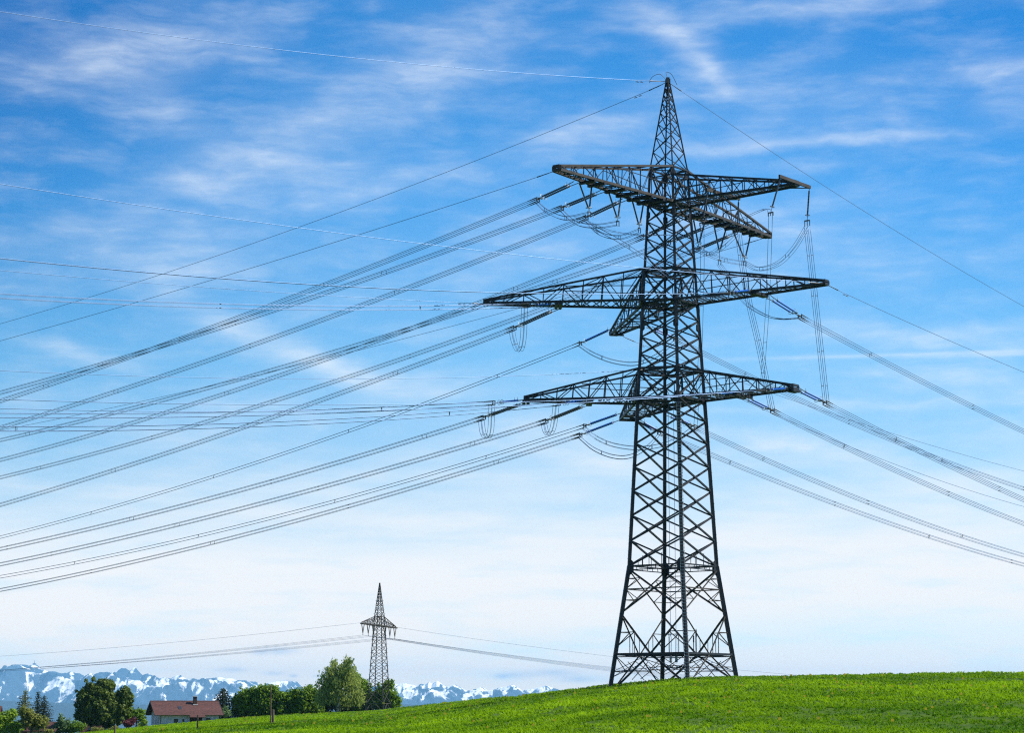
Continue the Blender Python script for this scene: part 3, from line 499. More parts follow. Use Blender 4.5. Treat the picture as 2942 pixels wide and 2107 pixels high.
def build_pylon():
    gz = float(ground_z(TX, TY))
    T = empty('lattice_pylon', (TX, TY, gz), 'huge dark steel lattice pylon with three crossarm levels on the grassy hill crest', 'pylon')
    T.location = (TX, TY, 0.0)
    # legs
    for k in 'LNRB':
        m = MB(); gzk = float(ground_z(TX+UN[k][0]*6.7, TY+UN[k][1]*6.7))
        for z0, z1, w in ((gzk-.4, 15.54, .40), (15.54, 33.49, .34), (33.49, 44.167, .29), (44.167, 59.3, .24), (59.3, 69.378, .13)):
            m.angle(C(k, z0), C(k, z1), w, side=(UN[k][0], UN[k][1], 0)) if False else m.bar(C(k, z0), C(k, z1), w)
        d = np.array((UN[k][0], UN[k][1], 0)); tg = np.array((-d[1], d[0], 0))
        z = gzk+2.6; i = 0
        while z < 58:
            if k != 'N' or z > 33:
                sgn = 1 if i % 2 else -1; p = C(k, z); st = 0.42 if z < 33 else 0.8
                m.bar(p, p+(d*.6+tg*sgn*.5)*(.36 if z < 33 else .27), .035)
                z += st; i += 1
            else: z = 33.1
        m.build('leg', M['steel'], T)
    # ladder up the near leg
    m = MB(); k = 'N'; z = float(ground_z(TX+UN['N'][0]*6.6, TY+UN['N'][1]*6.6))+.3
    dn = np.array((UN['N'][0], UN['N'][1], 0)); xr = np.array((math.cos(ROT*0.5), math.sin(ROT*.5), 0))
    for sx in (-1, 1):
        m.tube([C(k, 3.5)+dn*.27+xr*.22*sx, C(k, 15.54)+dn*.27+xr*.22*sx, C(k, 32.8)+dn*.27+xr*.22*sx], .022, 4)
    while z < 32.8:
        p = C(k, z)+dn*.29; m.bar(p-xr*.27, p+xr*.27, .045); z += .345
    m.build('ladder', M['zinc'], T)
    # X-braced body between the belts, one lattice per face and per storey
    def xface(m, i, j, zs, w):
        for a, b in zip(zs[:-1], zs[1:]):
            m.angle(C(i, a), C(j, b), w, side=(0, 0, 1)); m.angle(C(j, a), C(i, b), w, side=(0, 0, 1))
    body = [15.54+.0, 18.25, 20.95, 23.6, 26.2, 28.75, 31.2, 33.49]
    low = np.linspace(36.71, 44.167, 5); mid = np.linspace(47.672, 55.141, 5)
    spire = [59.126]; h = 2.0
    while spire[-1]+h < 68.6: spire.append(spire[-1]+h); h = max(h*.865, .55)
    spire.append(69.1)
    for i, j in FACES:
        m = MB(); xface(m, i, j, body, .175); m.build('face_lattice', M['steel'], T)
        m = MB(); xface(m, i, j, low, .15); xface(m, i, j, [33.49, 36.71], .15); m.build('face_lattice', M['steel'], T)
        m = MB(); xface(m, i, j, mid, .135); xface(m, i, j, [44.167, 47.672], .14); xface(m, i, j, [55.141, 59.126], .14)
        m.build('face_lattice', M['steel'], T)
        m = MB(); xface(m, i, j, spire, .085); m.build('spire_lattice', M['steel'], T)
    # spread base: X above, diamond below
    for i, j in FACES:
        m = MB(); w = .17; zj, zt = 10.6, 15.2
        m.angle(C(i, zt), C(j, zj), w); m.angle(C(j, zt), C(i, zj), w)
        m.bar(C(i, 13.05), C(j, 13.05), .12)
        for a, b in ((i, j), (j, i)):
            for zl, t in ((14.25, .22), (11.85, .28)):
                q = lerp(C(a, zt), C(b, zj), t) if zl > 13 else lerp(C(a, zj), C(b, zt), t)
                p = C(a, q[2]); m.bar(p, q, .075); m.bar(C(a, 13.05), q, .065)
            q = lerp(C(a, zt), C(b, zj), .78); m.bar(lerp(C(i, 13.05), C(j, 13.05), .5), q+(0, 0, 0), .05)
            Mi = lerp(C(i, ZL['belt1']), C(j, ZL['belt1']), .5)
            m.angle(C(a, 10.35), Mi, w)
            q = lerp(C(a, 10.35), Mi, .45); m.bar(C(a, q[2]), q, .085)
            m.bar(q, (q[0], q[1], 6.15), .07); m.bar(C(a, 6.9), q, .085)
            q2 = lerp(C(a, 10.35), Mi, .62); m.bar((q2[0], q2[1], 6.15), q2, .06)
            gzk = float(ground_z(TX+UN[a][0]*6.7, TY+UN[a][1]*6.7))
            ft = C(a, gzk); ftin = lerp(ft, C(b if a == i else i, gzk), .09); m.angle(Mi, ftin, w*1.05)
            e = lerp(Mi, ftin, .55); m.bar(C(a, 6.0), e, .07); m.bar(C(a, e[2]), e, .06); m.bar(C(a, e[2]-.6), lerp(Mi, ftin, .35), .05)
            m.bar(e, lerp(Mi, ftin, .8)+(0, 0, 0), .06)
        m.build('base_lattice', M['steel_brown'], T)
    m = MB()                                                     # inner hip bracing below the first belt
    Ms = [lerp(C(i, 6.15), C(j, 6.15), .5) for i, j in FACES]
    for a in range(4):
        m.bar(Ms[a], Ms[(a+1) % 4], .10); m.bar(Ms[a]*(1, 1, 0)+(0, 0, 5.9), np.array((0, 0, 4.6)), .07)
        g = C('LNRB'[a], 4.3); m.bar(g, np.array((0, 0, 5.0)), .07); m.bar(g, Ms[a], .05)
    for a in range(4):
        A, B2 = C('LNRB'[a], 4.4), C('LNRB'[(a+1) % 4], 4.4)
        m.bar(lerp(A, B2, .22), lerp(A, B2, .78), .06)
        m.bar(lerp(A, B2, .3)+(0, 0, 1.0), lerp(A, B2, .62)-(0, 0, .9), .06); m.bar(lerp(A, B2, .7)+(0, 0, 1.0), lerp(A, B2, .38)-(0, 0, .9), .06)
    m.build('hip_bracing', M['steel'], T)
    # belts
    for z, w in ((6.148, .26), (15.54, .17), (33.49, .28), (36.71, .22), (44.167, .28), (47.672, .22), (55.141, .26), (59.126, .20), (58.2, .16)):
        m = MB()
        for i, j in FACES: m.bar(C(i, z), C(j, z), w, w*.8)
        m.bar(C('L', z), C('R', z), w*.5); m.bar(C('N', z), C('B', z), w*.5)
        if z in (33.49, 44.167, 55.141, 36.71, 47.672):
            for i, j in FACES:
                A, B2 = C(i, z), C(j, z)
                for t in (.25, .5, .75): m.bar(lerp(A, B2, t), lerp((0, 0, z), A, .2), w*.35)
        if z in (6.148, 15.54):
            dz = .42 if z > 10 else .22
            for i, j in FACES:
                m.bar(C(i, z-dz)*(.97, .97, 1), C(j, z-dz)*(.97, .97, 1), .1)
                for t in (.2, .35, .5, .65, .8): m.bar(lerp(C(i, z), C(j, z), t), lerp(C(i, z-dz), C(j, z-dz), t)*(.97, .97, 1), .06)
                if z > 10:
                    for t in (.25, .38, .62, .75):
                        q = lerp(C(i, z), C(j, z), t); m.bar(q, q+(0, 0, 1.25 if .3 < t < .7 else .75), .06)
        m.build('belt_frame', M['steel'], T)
    # splice plates on the legs
    for z, s in ((15.45, .95), (41.6, .62), (54.0, .55), (58.6, .6), (33.6, .7), (44.3, .6), (36.6, .5), (47.6, .5)):
        for k in 'LNRB':
            c = C(k, z); nx = {'L': ('N', 'B'), 'N': ('L', 'R'), 'R': ('N', 'B'), 'B': ('L', 'R')}[k]
            m = MB()
            for o in nx:
                d = C(o, z)-c; d /= np.linalg.norm(d)
                p = c+d*s*.30
                vs = [c+(0, 0, s*1.05), c+d*s*.62+(0, 0, s*.5), c+d*s*.62-(0, 0, s*.5), c-(0, 0, s*1.05)]
                nn = np.cross(d, (0, 0, 1.0))*.03
                V8 = [v-nn for v in vs]+[v+nn for v in vs]
                m.add(V8, [(0, 1, 2, 3), (7, 6, 5, 4), (0, 4, 5, 1), (1, 5, 6, 2), (2, 6, 7, 3), (3, 7, 4, 0)])
            m.build('gusset_plate', M['steel'], T)
    # peak cap
    m = MB(); m.box((0, 0, 69.3), (.5, .5, .5), ROT); m.box((0, 0, 69.62), (.34, .34, .2), ROT)
    m.tube(catmull([(-.3, -.1, 69.6), (-.9, .1, 70.15), (-1.7, .4, 69.9), (-2.0, .5, 69.25)]), .028, 4)
    m.tube(catmull([(0, 0, 69.7), (-.15, .1, 70.35), (.45, .4, 70.2), (1.1, .8, 69.1)]), .028, 4)
    m.build('peak_cap', M['fitting'], T)
    # ---- top level: the long double arm, and the arm towards the right
    uA = np.array((math.cos(R(232.2)), math.sin(R(232.2)), 0)); vA = np.array((math.cos(R(-37.8)), math.sin(R(-37.8)), 0))
    zb, zt = ZL['topB'], ZL['topT']
    def rr(x): return float(np.dot(np.array(x)-np.array((TX, TY, x[2])), uA))
    bl, br = [], []
    pts = [rr(v[0]) for v in VS]+[rr(v[1]) for v in VS]+[rr(w[3]) for w in WIRES if w[0] in ('b1', 'b2', 'b3', 'b4', 'b5', 'b6')]
    root = 1.66
    for lst, sg in ((bl, 1), (br, -1)):
        rs = sorted(abs(r) for r in pts if r*sg > 0); last = -9
        for r in rs:
            if r-last > .8: lst.append(((r-root)/(20.7-root), .22, .26)); last = r
    for nm, (k1, k2), sg, bm in (('l', ('N', 'L'), 1, bl), ('r', ('R', 'B'), -1, br)):
        tipc = uA*sg*20.7+np.array((0, 0, zb))
        truss_arm(T, C(k1, zb), C(k2, zb), C(k1, zt), C(k2, zt), tipc+vA*.42, tipc-vA*.42, 10, .27, .085, 'brownish top crossarm half seen from below', .42, 0, bm, True, .42)
    tipc = vA*16.1+np.array((0, 0, zb))
    b = truss_arm(T, C('N', zb), C('R', zb), C('N', 58.2), C('R', 58.2), tipc-uA*-.5, tipc-uA*.5, 10, .24, .085, None, .35)
    for h1, h2, nm in ((0, 1, 'outer'), (2, 3, 'inner')):
        p, q = np.array(HS[h1][0])-(TX, TY, 0), np.array(HS[h2][0])-(TX, TY, 0)
        m = MB(); d = (q-p)/np.linalg.norm(q-p); m.bar(p-d*.2+(0, 0, .22), q+d*.2+(0, 0, .22), .2, .34)
        c = (p+q)/2; m.bar(p+(0, 0, .1), c-vA*3.4, .09); m.bar(q+(0, 0, .1), c-vA*3.4, .09)
        m.build('hanging_beam', M['steel_brown'], b)
    # ---- middle and lower levels: three arms each
    for zb, zt, rl, rw, tl_, tw, Rl in ((ZL['midB'], ZL['midT'], 3.25, 2.5, 20.3, .45, 19.2), (ZL['lowB'], ZL['lowT'], 3.85, 2.65, 15.9, .62, 15.3)):
        az1, az2 = R(180), R(104.5)
        d1 = np.array((math.cos(az1), math.sin(az1), 0)); n1 = np.array((-d1[1], d1[0], 0))
        d2 = np.array((math.cos(az2), math.sin(az2), 0)); n2 = np.array((-d2[1], d2[0], 0))
        Bz, Tz = np.array((0, 0, zb)), np.array((0, 0, zt))
        ln, lf = d1*rl+n1*rw, d1*rl-n1*rw          # near and far root of the left arm
        br_ = d2*rl-n2*rw
        sc = .92
        n = 8 if zb > 40 else 7
        attL = [w for w in WIRES if w[0] in (('ml', 'w5') if zb > 40 else ('ll1', 'll2', 'w9', 'w10'))]
        bms = [((np.dot(np.array(w[3])-(TX, TY, w[3][2]), d1)-rl)/(tl_-rl), .1, .3) for w in attL]
        truss_arm(T, ln+Bz, lf+Bz, ln*sc+Tz, lf*sc+Tz, d1*tl_+n1*tw+Bz, d1*tl_-n1*tw+Bz, n, .23, .095, None, .35, 0, bms)
        m = MB()                                     # portal frame that carries the arm roots
        for z, s in ((Bz, 1), (Tz, sc)):
            zz = z[2]
            m.bar(ln*s+z, C('N', zz), .24, .2); m.bar(lf*s+z, C('B', zz), .2, .18); m.bar(ln*s+z, C('L', zz), .2); m.bar(lf*s+z, C('L', zz), .2)
            m.bar(br_*s+z, C('R', zz), .22, .18); m.bar(br_*s+z, C('B', zz), .2); m.bar(ln*s+z, lf*s+z, .2); m.bar(lf*s+z, br_*s+z, .2)
        for q in (ln, lf, br_): m.bar(q+Bz, q*sc+Tz, .2)
        m.bar(ln+Bz, lf*sc+Tz, .1); m.bar(lf+Bz, ln*sc+Tz, .1); m.bar(lf+Bz, br_*sc+Tz, .1); m.bar(br_+Bz, lf*sc+Tz, .1)
        m.bar(ln+Bz, C('N', zt), .11); m.bar(br_+Bz, C('R', zt), .11)
        m.build('portal_frame', M['steel'], T)
        tf = 21.0 if zb > 40 else 16.6
        truss_arm(T, br_+Bz, lf+Bz, br_*sc+Tz, lf*sc+Tz, d2*tf-n2*tw+Bz, d2*tf+n2*tw+Bz, n, .23, .09, None, .35, 11, [(.62, .1, .12), (.93, .25, .14)])
        vN = np.array((math.cos(R(-36.5)), math.sin(R(-36.5)), 0)); nN = np.array((-vN[1], vN[0], 0))
        attR = [w for w in WIRES if w[0] in (('r1', 'w3') if zb > 40 else ('r2', 'r4', 'w7', 'w8'))]
        bms = [((np.dot(np.array(w[3])-(TX, TY, w[3][2]), vN)-2.2)/(Rl-2.2), .15, .3) for w in attR]
        truss_arm(T, C('N', zb), C('R', zb), C('N', zt), C('R', zt), vN*Rl-nN*tw+Bz, vN*Rl+nN*tw+Bz, n, .23, .095, None, .35, 0, bms)
    # platform mast on the first belt
    m = MB()
    for dx, h in ((0, 1.9), (.28, 2.6)):
        m.tube([(2.0+dx, -1.2, 6.2), (2.0+dx, -1.2, 6.2+h)], .05, 5); m.box((2.0+dx, -1.2, 6.2+h*.8), (.14, .14, .7))
    m.build('aerial', M['fitting'], T)
    # hanging tension weights
    for dx, dy, top in ((-.35, 0, 33.3), (.25, .2, 33.3)):
        wgt = empty('tension_weight', (TX+dx, TY+dy, 5.3), ('left' if dx < 0 else 'right')+' one of two grey weights on cables inside the pylon base', 'weight', 'tension weights inside the pylon base')
        m = MB(); m.tube([(0, 0, 0), (0, 0, .05), (0, 0, .62), (0, 0, .68)], [.12, .15, .15, .12], 10); m.build('weight', M['zinc'], wgt)
        m = MB()
        for s in (-.08, .08): m.tube([(s, 0, .66), (s, 0, 2.6), (0, 0, 3.0)], .022, 4)
        m.tube([(0, 0, 3.0), (0, 0, top-5.3)], .024, 4); m.build('cable', M['wire'], wgt)
build_pylon()

# ------------------------------------------------------------------ conductors and insulators
WLAB = {
 'ld_peak': ('dark single wire from the big pylon peak down to the left edge', 'earth wire'),
 'ld_tip': ('dark single wire from the left tip of the top crossarm down to the left', 'earth wire'),
 'ld_rtip': ('thin dark wire from the top crossarm right tip, passing left behind the pylon', 'earth wire'),
 'b1': ('bundle of four dark wires from the outermost insulator on the top crossarm left half', 'power line'),
 'b2': ('bundle of four dark wires from the middle insulator on the top crossarm left half', 'power line'),
 'b3': ('bundle of four dark wires from the innermost insulator on the top crossarm left half', 'power line'),
 'b4': ('four dark wires going left behind the pylon, uppermost of three such bundles', 'power line'),
 'b5': ('four dark wires going left behind the pylon, middle of three such bundles', 'power line'),
 'b6': ('four dark wires going left behind the pylon just above the middle crossarm', 'power line'),
 'ml': ('bundle of four dark wires from below the long left middle crossarm', 'power line'),
 'mf': ('two dark wires from the short rear arm of the middle crossarm, running down left', 'power line'),
 'll1': ('bundle of four dark wires from the left tip of the lowest crossarm down left', 'power line'),
 'll2': ('bundle of four dark wires from halfway along the left lowest crossarm down left', 'power line'),
 'lf1': ('two thick dark wires from the rear lowest arm, second lowest line at the left edge', 'power line'),
 'lf2': ('lowest bundle at the left edge, four dark wires from the rear lowest arm', 'power line'),
 'rd_peak': ('dark single wire from the big pylon peak down to the right edge', 'earth wire'),
 'rd_mtip': ('dark single wire from the right tip of the middle crossarm down to the right edge', 'earth wire'),
 'rd_fmtip': ('thin wire from the rear middle arm, running right above the crossing bundles', 'earth wire'),
 'rd_lsingle': ('thin wire running right from behind the lowest right arm, between two bundles', 'earth wire'),
 'r1': ('bundle of four dark wires right from the blue insulators below the middle right arm', 'power line'),
 'r2': ('bundle of four dark wires right from the blue insulators at the lowest right arm tip', 'power line'),
 'r3': ('bundle of four dark wires passing right behind the lowest right arm, crossing another bundle', 'power line'),
 'r4': ('bundle of four dark wires right from the blue insulators halfway along the lowest right arm', 'power line'),
 'r5': ('four dark wires going right behind the lower pylon body, second lowest on the right', 'power line'),
 'r6': ('four dark wires going right behind the lower pylon body, lowest line on the right', 'power line'),
 'lw_peak': ('bright sunlit wire from the big pylon peak to the upper left corner', 'earth wire'),
 'lw_mrtip': ('bright thin wire crossing the pylon front from the middle right arm tip leftwards', 'earth wire'),
 'lw_mltip': ('bright thin wire from the left tip of the middle crossarm up to the left', 'earth wire'),
 'w3': ('pair of bright wires crossing in front of the middle left arm to the left edge', 'power line'),
 'w5': ('four bright wires running level from under the middle left arm to the left edge', 'power line'),
 'w6': ('bright single wire running level from the top of the lowest crossarm to the left', 'earth wire'),
 'w7': ('upper pair of wires crossing in front of the lowest crossarm from its right arm', 'power line'),
 'w8': ('lower pair of wires crossing in front of the lowest crossarm from its right arm', 'power line'),
 'w9': ('bundle of four bright wires running level left from the lowest left arm tip', 'power line'),
 'w10': ('bundle of four bright wires running left from halfway along the lowest left arm', 'power line'),
}
ILAB = {
 'b1': 'dark insulator pair, outermost of three below the top crossarm left half', 'b2': 'dark insulator pair, middle of three below the top crossarm left half',
 'b3': 'dark insulator pair, innermost of three below the top crossarm left half', 'b4': 'glinting insulator pair behind the pylon legs below the top crossarm',
 'b5': 'glinting insulator pair just right of the pylon body below the top crossarm', 'b6': 'glinting insulator pair farthest right below the top crossarm',
 'ml': 'glinting insulator pair sloping down left under the middle left arm', 'mf': 'single bluish insulator sloping down left from the rear middle arm',
 'll1': 'dark insulator pair sloping down left from the lowest left arm tip', 'll2': 'dark insulator pair sloping down left from the middle of the lowest left arm',
 'lf1': 'upper of two insulators sloping down left from the rear lowest arm', 'lf2': 'lower of two insulators sloping down left from the rear lowest arm',
 'r1': 'blue insulator pair sloping down right from the middle right arm', 'r2': 'blue insulator pair sloping down right from the lowest right arm tip',
 'r3': 'blue insulator pair seen between the pylon legs below the middle crossarm', 'r4': 'blue insulator pair sloping down right from halfway along the lowest right arm',
 'r5': 'blue insulator pair behind the ladder below the lowest crossarm', 'r6': 'blue insulator pair behind the left leg below the lowest crossarm',
 'w3': 'insulator pair seen end-on along the middle right arm', 'w5': 'blue insulator pair lying along the middle left arm',
 'w7': 'insulator pair seen end-on along the outer lowest right arm', 'w8': 'insulator pair seen end-on along the inner lowest right arm',
 'w9': 'blue insulator pair pointing level left from the lowest left arm tip', 'w10': 'blue insulator pair lying along the middle of the lowest left arm',
}
def rod(m, p, q, r, sheds=14):
    """ribbed long-rod insulator"""
    p = np.array(p); q = np.array(q); pts = []; rs = []
    for i in range(sheds):
        a, b = i/sheds, (i+.55)/sheds
        pts += [lerp(p, q, a), lerp(p, q, b)]; rs += [r*.78, r]
    pts.append(q); rs.append(r*.6); m.tube(pts, rs, 7)
def offs(k, n):
    if k == 1: return [(0, 0)]
    if k == 2: return [(-.06, .2), (.06, -.2)]
    return [(-.2, .2), (.2, .2), (-.2, -.2), (.2, -.2)]
WR = 0.028
for name, k, azd, A, Cc, b, c, Lw in WIRES:
    az = R(azd); u = np.array((math.cos(az), math.sin(az), 0)); n = np.array((-u[1], u[0], 0)); Cc = np.array(Cc); A = np.array(A)
    lab, cat = WLAB[name]
    if k == 2 and name[0] == 'w': of = [(-.2, .02), (.2, -.02)]
    else: of = offs(k, n)
    def at(t, o): return Cc+u*t+n*o[0]+np.array((0, 0, b*t+c*t*t+o[1]))
    ts = np.concatenate([np.linspace(0, 12, 4)[:-1], np.linspace(12, Lw, 26)])
    if k == 1:
        m = MB(); m.tube([at(t, (0, 0)) for t in ts], WR*.95, 5); w = m.build('earth_wire', M['wire'], origin=Cc, smooth=True); tag(w, lab, cat, 'earth wires of the big pylon')
        m = MB(); m.tube([A, Cc], .035, 5); m.tube([lerp(A, Cc, .5), at(1.2, (0, 0))], [.03, .06], 6); m.build('dead_end_clamp', M['fitting'], w, origin=Cc)
        if name in ('ld_peak', 'lw_peak', 'rd_mtip', 'lw_mltip', 'rd_fmtip'):
            m = MB()
            for t in (2.4, 3.0): m.tube([at(t, (0, -.18))-u*.2, at(t, (0, -.18))+u*.2], .045, 5); m.bar(at(t, (0, 0)), at(t, (0, -.18)), .03)
            m.build('vibration_damper', M['fitting'], w, origin=Cc)
        continue
    root = empty('conductor_bundle', Cc, lab, cat, 'conductor bundles of the big pylon')
    for o in of:
        m = MB(); m.tube([at(t, o) for t in ts], WR*(1.25 if name in ('mf', 'lf1') else 1.0), 5); m.build('wire', M['wire'], root, origin=Cc, smooth=True)
    t = {'b1': 30, 'b2': 25, 'b3': 27, 'b4': 18, 'b5': 16, 'b6': 20, 'ml': 17, 'mf': 12, 'll1': 8, 'll2': 10, 'lf1': 14, 'lf2': 12}.get(name, 14.0); i = 0
    while t < Lw-2:
        if k == 4:
            prs = ((t, 0, t, 2), (t+.35, 1, t+.35, 3)) if i % 2 == 0 else ((t, 0, t, 1), (t, 2, t, 3))
        else: prs = ((t, 0, t, 1),)
        for t0, i0, t1, i1 in prs:
            m = MB(); m.bar(at(t0, of[i0]), at(t1, of[i1]), .05); m.build('spacer', M['fitting'], root, origin=Cc)
        t += 24.0; i += 1
    # tension insulator set between the arm and the clamp
    ins = empty('tension_insulator', A, ILAB[name], 'insulator', 'tension insulators of the big pylon')
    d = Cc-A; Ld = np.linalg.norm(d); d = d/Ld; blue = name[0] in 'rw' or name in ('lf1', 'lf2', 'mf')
    sep = .27 if name not in ('mf', 'lf1', 'lf2') else 0.0
    f0, f1 = (.20, .80) if name[0] in 'bml' else (.24, .72)
    for s in ((-1, 1) if sep else (0,)):
        o = n*s*sep
        if name in ('ml', 'w5', 'w9', 'w10', 'r1', 'r2', 'r4'): pass
        m = MB(); rod(m, A+d*Ld*f0+o, A+d*Ld*f1+o, .115 if sep else .15); m.build('rod', M['sky_blue_tint'] if blue else M['brown_glaze'], ins, origin=A, smooth=False)
        m = MB(); m.tube([A+o*1.6, A+d*Ld*f0+o], .045, 5); m.build('link', M['fitting'], ins, origin=A)
        m = MB(); m.tube([A+d*Ld*f1+o, A+d*Ld*(f1+.08)+o*.7], .05, 5); m.build('end_link', M['fitting'], ins, origin=A)
        m = MB(); m.ring(A+d*Ld*f1+o, d, .26, .025); m.build('arcing_ring', M['zinc'], ins, origin=A)
        m = MB(); m.ring(A+d*Ld*f0+o, d, .16, .02)
        m.bar(A+d*Ld*f0+o, A+d*Ld*f0+o+(0, 0, .4), .03); m.build('arcing_horn', M['zinc'], ins, origin=A)
    m = MB(); pY = A+d*Ld*(f1+.07); m.bar(pY-n*.34, pY+n*.34, .12, .10); pZ = A+d*Ld*.93; m.bar(pY, pZ, .08)
    m.bar(pZ-n*.24, pZ+n*.24, .10); 
    for s in (-1, 1): m.bar(pZ+n*s*.22-(0, 0, .24), pZ+n*s*.22+(0, 0, .24), .10)
    m.build('yoke_plate', M['fitting'], ins, origin=A)
    m = MB()
    for o in of: m.tube([pZ+n*o[0]+(0, 0, o[1]), lerp(pZ+n*o[0]+(0, 0, o[1]), at(0.0, o), .6), at(0.9, o)], [.035, .07, .04], 5)
    m.build('dead_end_clamp', M['fitting'], ins, origin=A)

VLAB = ['outermost on the left half', 'middle one on the left half', 'next to the pylon left leg', 'next to the pylon right leg', 'middle one on the right half', 'outermost on the right half']
for i, (A, B2, Cc) in enumerate(VS):
    A, B2, Cc = map(np.array, (A, B2, Cc))
    root = empty('v_insulator', Cc, 'dark V-shaped insulator hanging below the top crossarm, '+VLAB[i], 'insulator', 'V-shaped insulators below the top crossarm')
    for p in (A, B2):
        m = MB(); rod(m, lerp(p, Cc, .06), lerp(p, Cc, .86), .105, 16); m.build('rod', M['brown_glaze'], root, origin=Cc)
    m = MB(); m.ring(lerp(A, Cc, .88), Cc-A, .24, .03); m.ring(lerp(B2, Cc, .88), Cc-B2, .24, .03)
    for p in (A, B2): m.bar(lerp(p, Cc, .84), Cc, .05); m.bar(p+(0, 0, .1), lerp(p, Cc, .07), .06)
    m.build('arcing_ring', M['zinc'], root, origin=Cc)
    uA = (B2-A)/np.linalg.norm(B2-A); m = MB()
    if i == 4: m.bar(Cc, Cc-(0, 0, .95), .05)
    zz = Cc-(0, 0, .95 if i == 4 else .1)
    m.bar(zz-uA*.24, zz+uA*.24, .10)
    for s in (-1, 1): m.bar(zz+uA*s*.22, zz+uA*s*.22-(0, 0, .55), .075)
    m.build('yoke_plate', M['fitting'], root, origin=Cc)
HLAB = ['rear end of the outer beam', 'near end of the outer beam', 'rear end of the inner beam', 'near end of the inner beam']
for i, (A, Bm) in enumerate(HS):
    A, Bm = np.array(A), np.array(Bm)
    root = empty('hanging_insulator', A, 'dark insulator hanging from the %s of the top right arm' % HLAB[i], 'insulator', 'single insulators hanging from the top right arm')
    m = MB(); rod(m, lerp(A, Bm, .06), lerp(A, Bm, .82), .10, 16); m.build('rod', M['brown_glaze'], root, origin=A)
    m = MB(); m.ring(lerp(A, Bm, .83), Bm-A, .22, .035); m.bar(lerp(A, Bm, .82), Bm, .05); m.bar(A+(0, 0, .1), lerp(A, Bm, .07), .06); m.build('arcing_ring', M['fitting'], root, origin=A)
    m = MB(); x = np.array((.79, -.61, 0)); m.bar(Bm-x*.32, Bm+x*.32, .12)
    for s in (-1, 0, 1): m.bar(Bm+x*s*.3, Bm+x*s*.3-(0, 0, .6 if i in (1, 3) else .35), .07)
    m.build('yoke_plate', M['fitting'], root, origin=A)
JLAB = {'drop_outer': 'four wires dropping steeply from the top right arm to the lowest right arm tip', 'drop_inner': 'four wires dropping from the top right arm inner beam to the lowest right arm',
 'drop_pair_right': 'two wires dropping straight down from the outer beam past the middle right arm', 'drop_pair_left': 'two wires dropping straight down just right of the pylon body',
 'jump_white': 'wires running down across the pylon front from a V insulator to the right', 'jump_top1': 'two wires linking the V insulators across the pylon below the top crossarm',
 'jump_b1': 'slack wires hanging from the outermost left insulator pair to its V insulator', 'jump_b2': 'slack wires hanging from the middle left insulator pair to its V insulator', 'jump_b3': 'slack wires hanging from the innermost left insulator pair to its V insulator',
 'jump_loop': 'four slack wires curving up right from a V insulator to the outer hanging insulator', 'jump_v': 'slack wires linking the right half V insulators', 'jump_v2': 'slack wires curving from the right leg up to the inner hanging insulator',
 'jump_pair_top': 'two wires bending over the outer hanging insulator and down left behind the crossarm', 'drop_v5': 'slack wires from the middle right V insulator round to the middle right blue insulators',
 'loop_ml': 'narrow wire loop hanging below the middle left arm', 'loop_ll1': 'narrow wire loop hanging below the lowest left arm tip', 'loop_ll2': 'narrow wire loop hanging below the middle of the lowest left arm',
 'loop_mf': 'slack wire loop passing behind the pylon below the middle crossarm', 'loop_lf1': 'upper slack wire loop passing behind the pylon below the lowest crossarm', 'loop_lf2': 'lower slack wire loop passing behind the pylon below the lowest crossarm'}
for name, k, pts in JS:
    P = catmull(pts, 7); root = empty('jumper', pts[0], JLAB[name], 'jumper wires', 'jumper wires on the big pylon')
    hor = np.array(pts[-1])-np.array(pts[0]); hor[2] = 0
    if np.linalg.norm(hor) < 1.5: hor = np.array((.79, -.61, 0))
    hor /= np.linalg.norm(hor); n = np.array((-hor[1], hor[0], 0)); steep = name.startswith('drop')
    of = [(s1*.2, s2*.2) for s1 in (-1, 1) for s2 in (-1, 1)] if k == 4 else [(-.2, 0), (.2, 0)]
    x = np.array((.79, -.61, 0)); y = np.array((.61, .79, 0))
    def off(o): return (x*o[0]*1.15+y*o[1]*1.15) if (steep or name.startswith('loop_l') and name in ('loop_ll1', 'loop_ll2') or name == 'loop_ml') else n*o[0]+np.array((0, 0, o[1]))
    for o in of:
        m = MB(); m.tube([p+off(o) for p in P], WR*.85, 4); m.build('wire', M['wire'], root, origin=pts[0], smooth=True)
    Lp = len(P); m_ = [int(Lp*t) for t in ((.2, .45, .7, .9) if steep else (.3, .65))]
    for i in m_:
        for i0, i1 in ((0, 1), (2, 3))[:k//2]:
            m = MB(); m.bar(P[i]+off(of[i0]), P[i]+off(of[i1]), .045); m.build('spacer', M['fitting'], root, origin=pts[0])

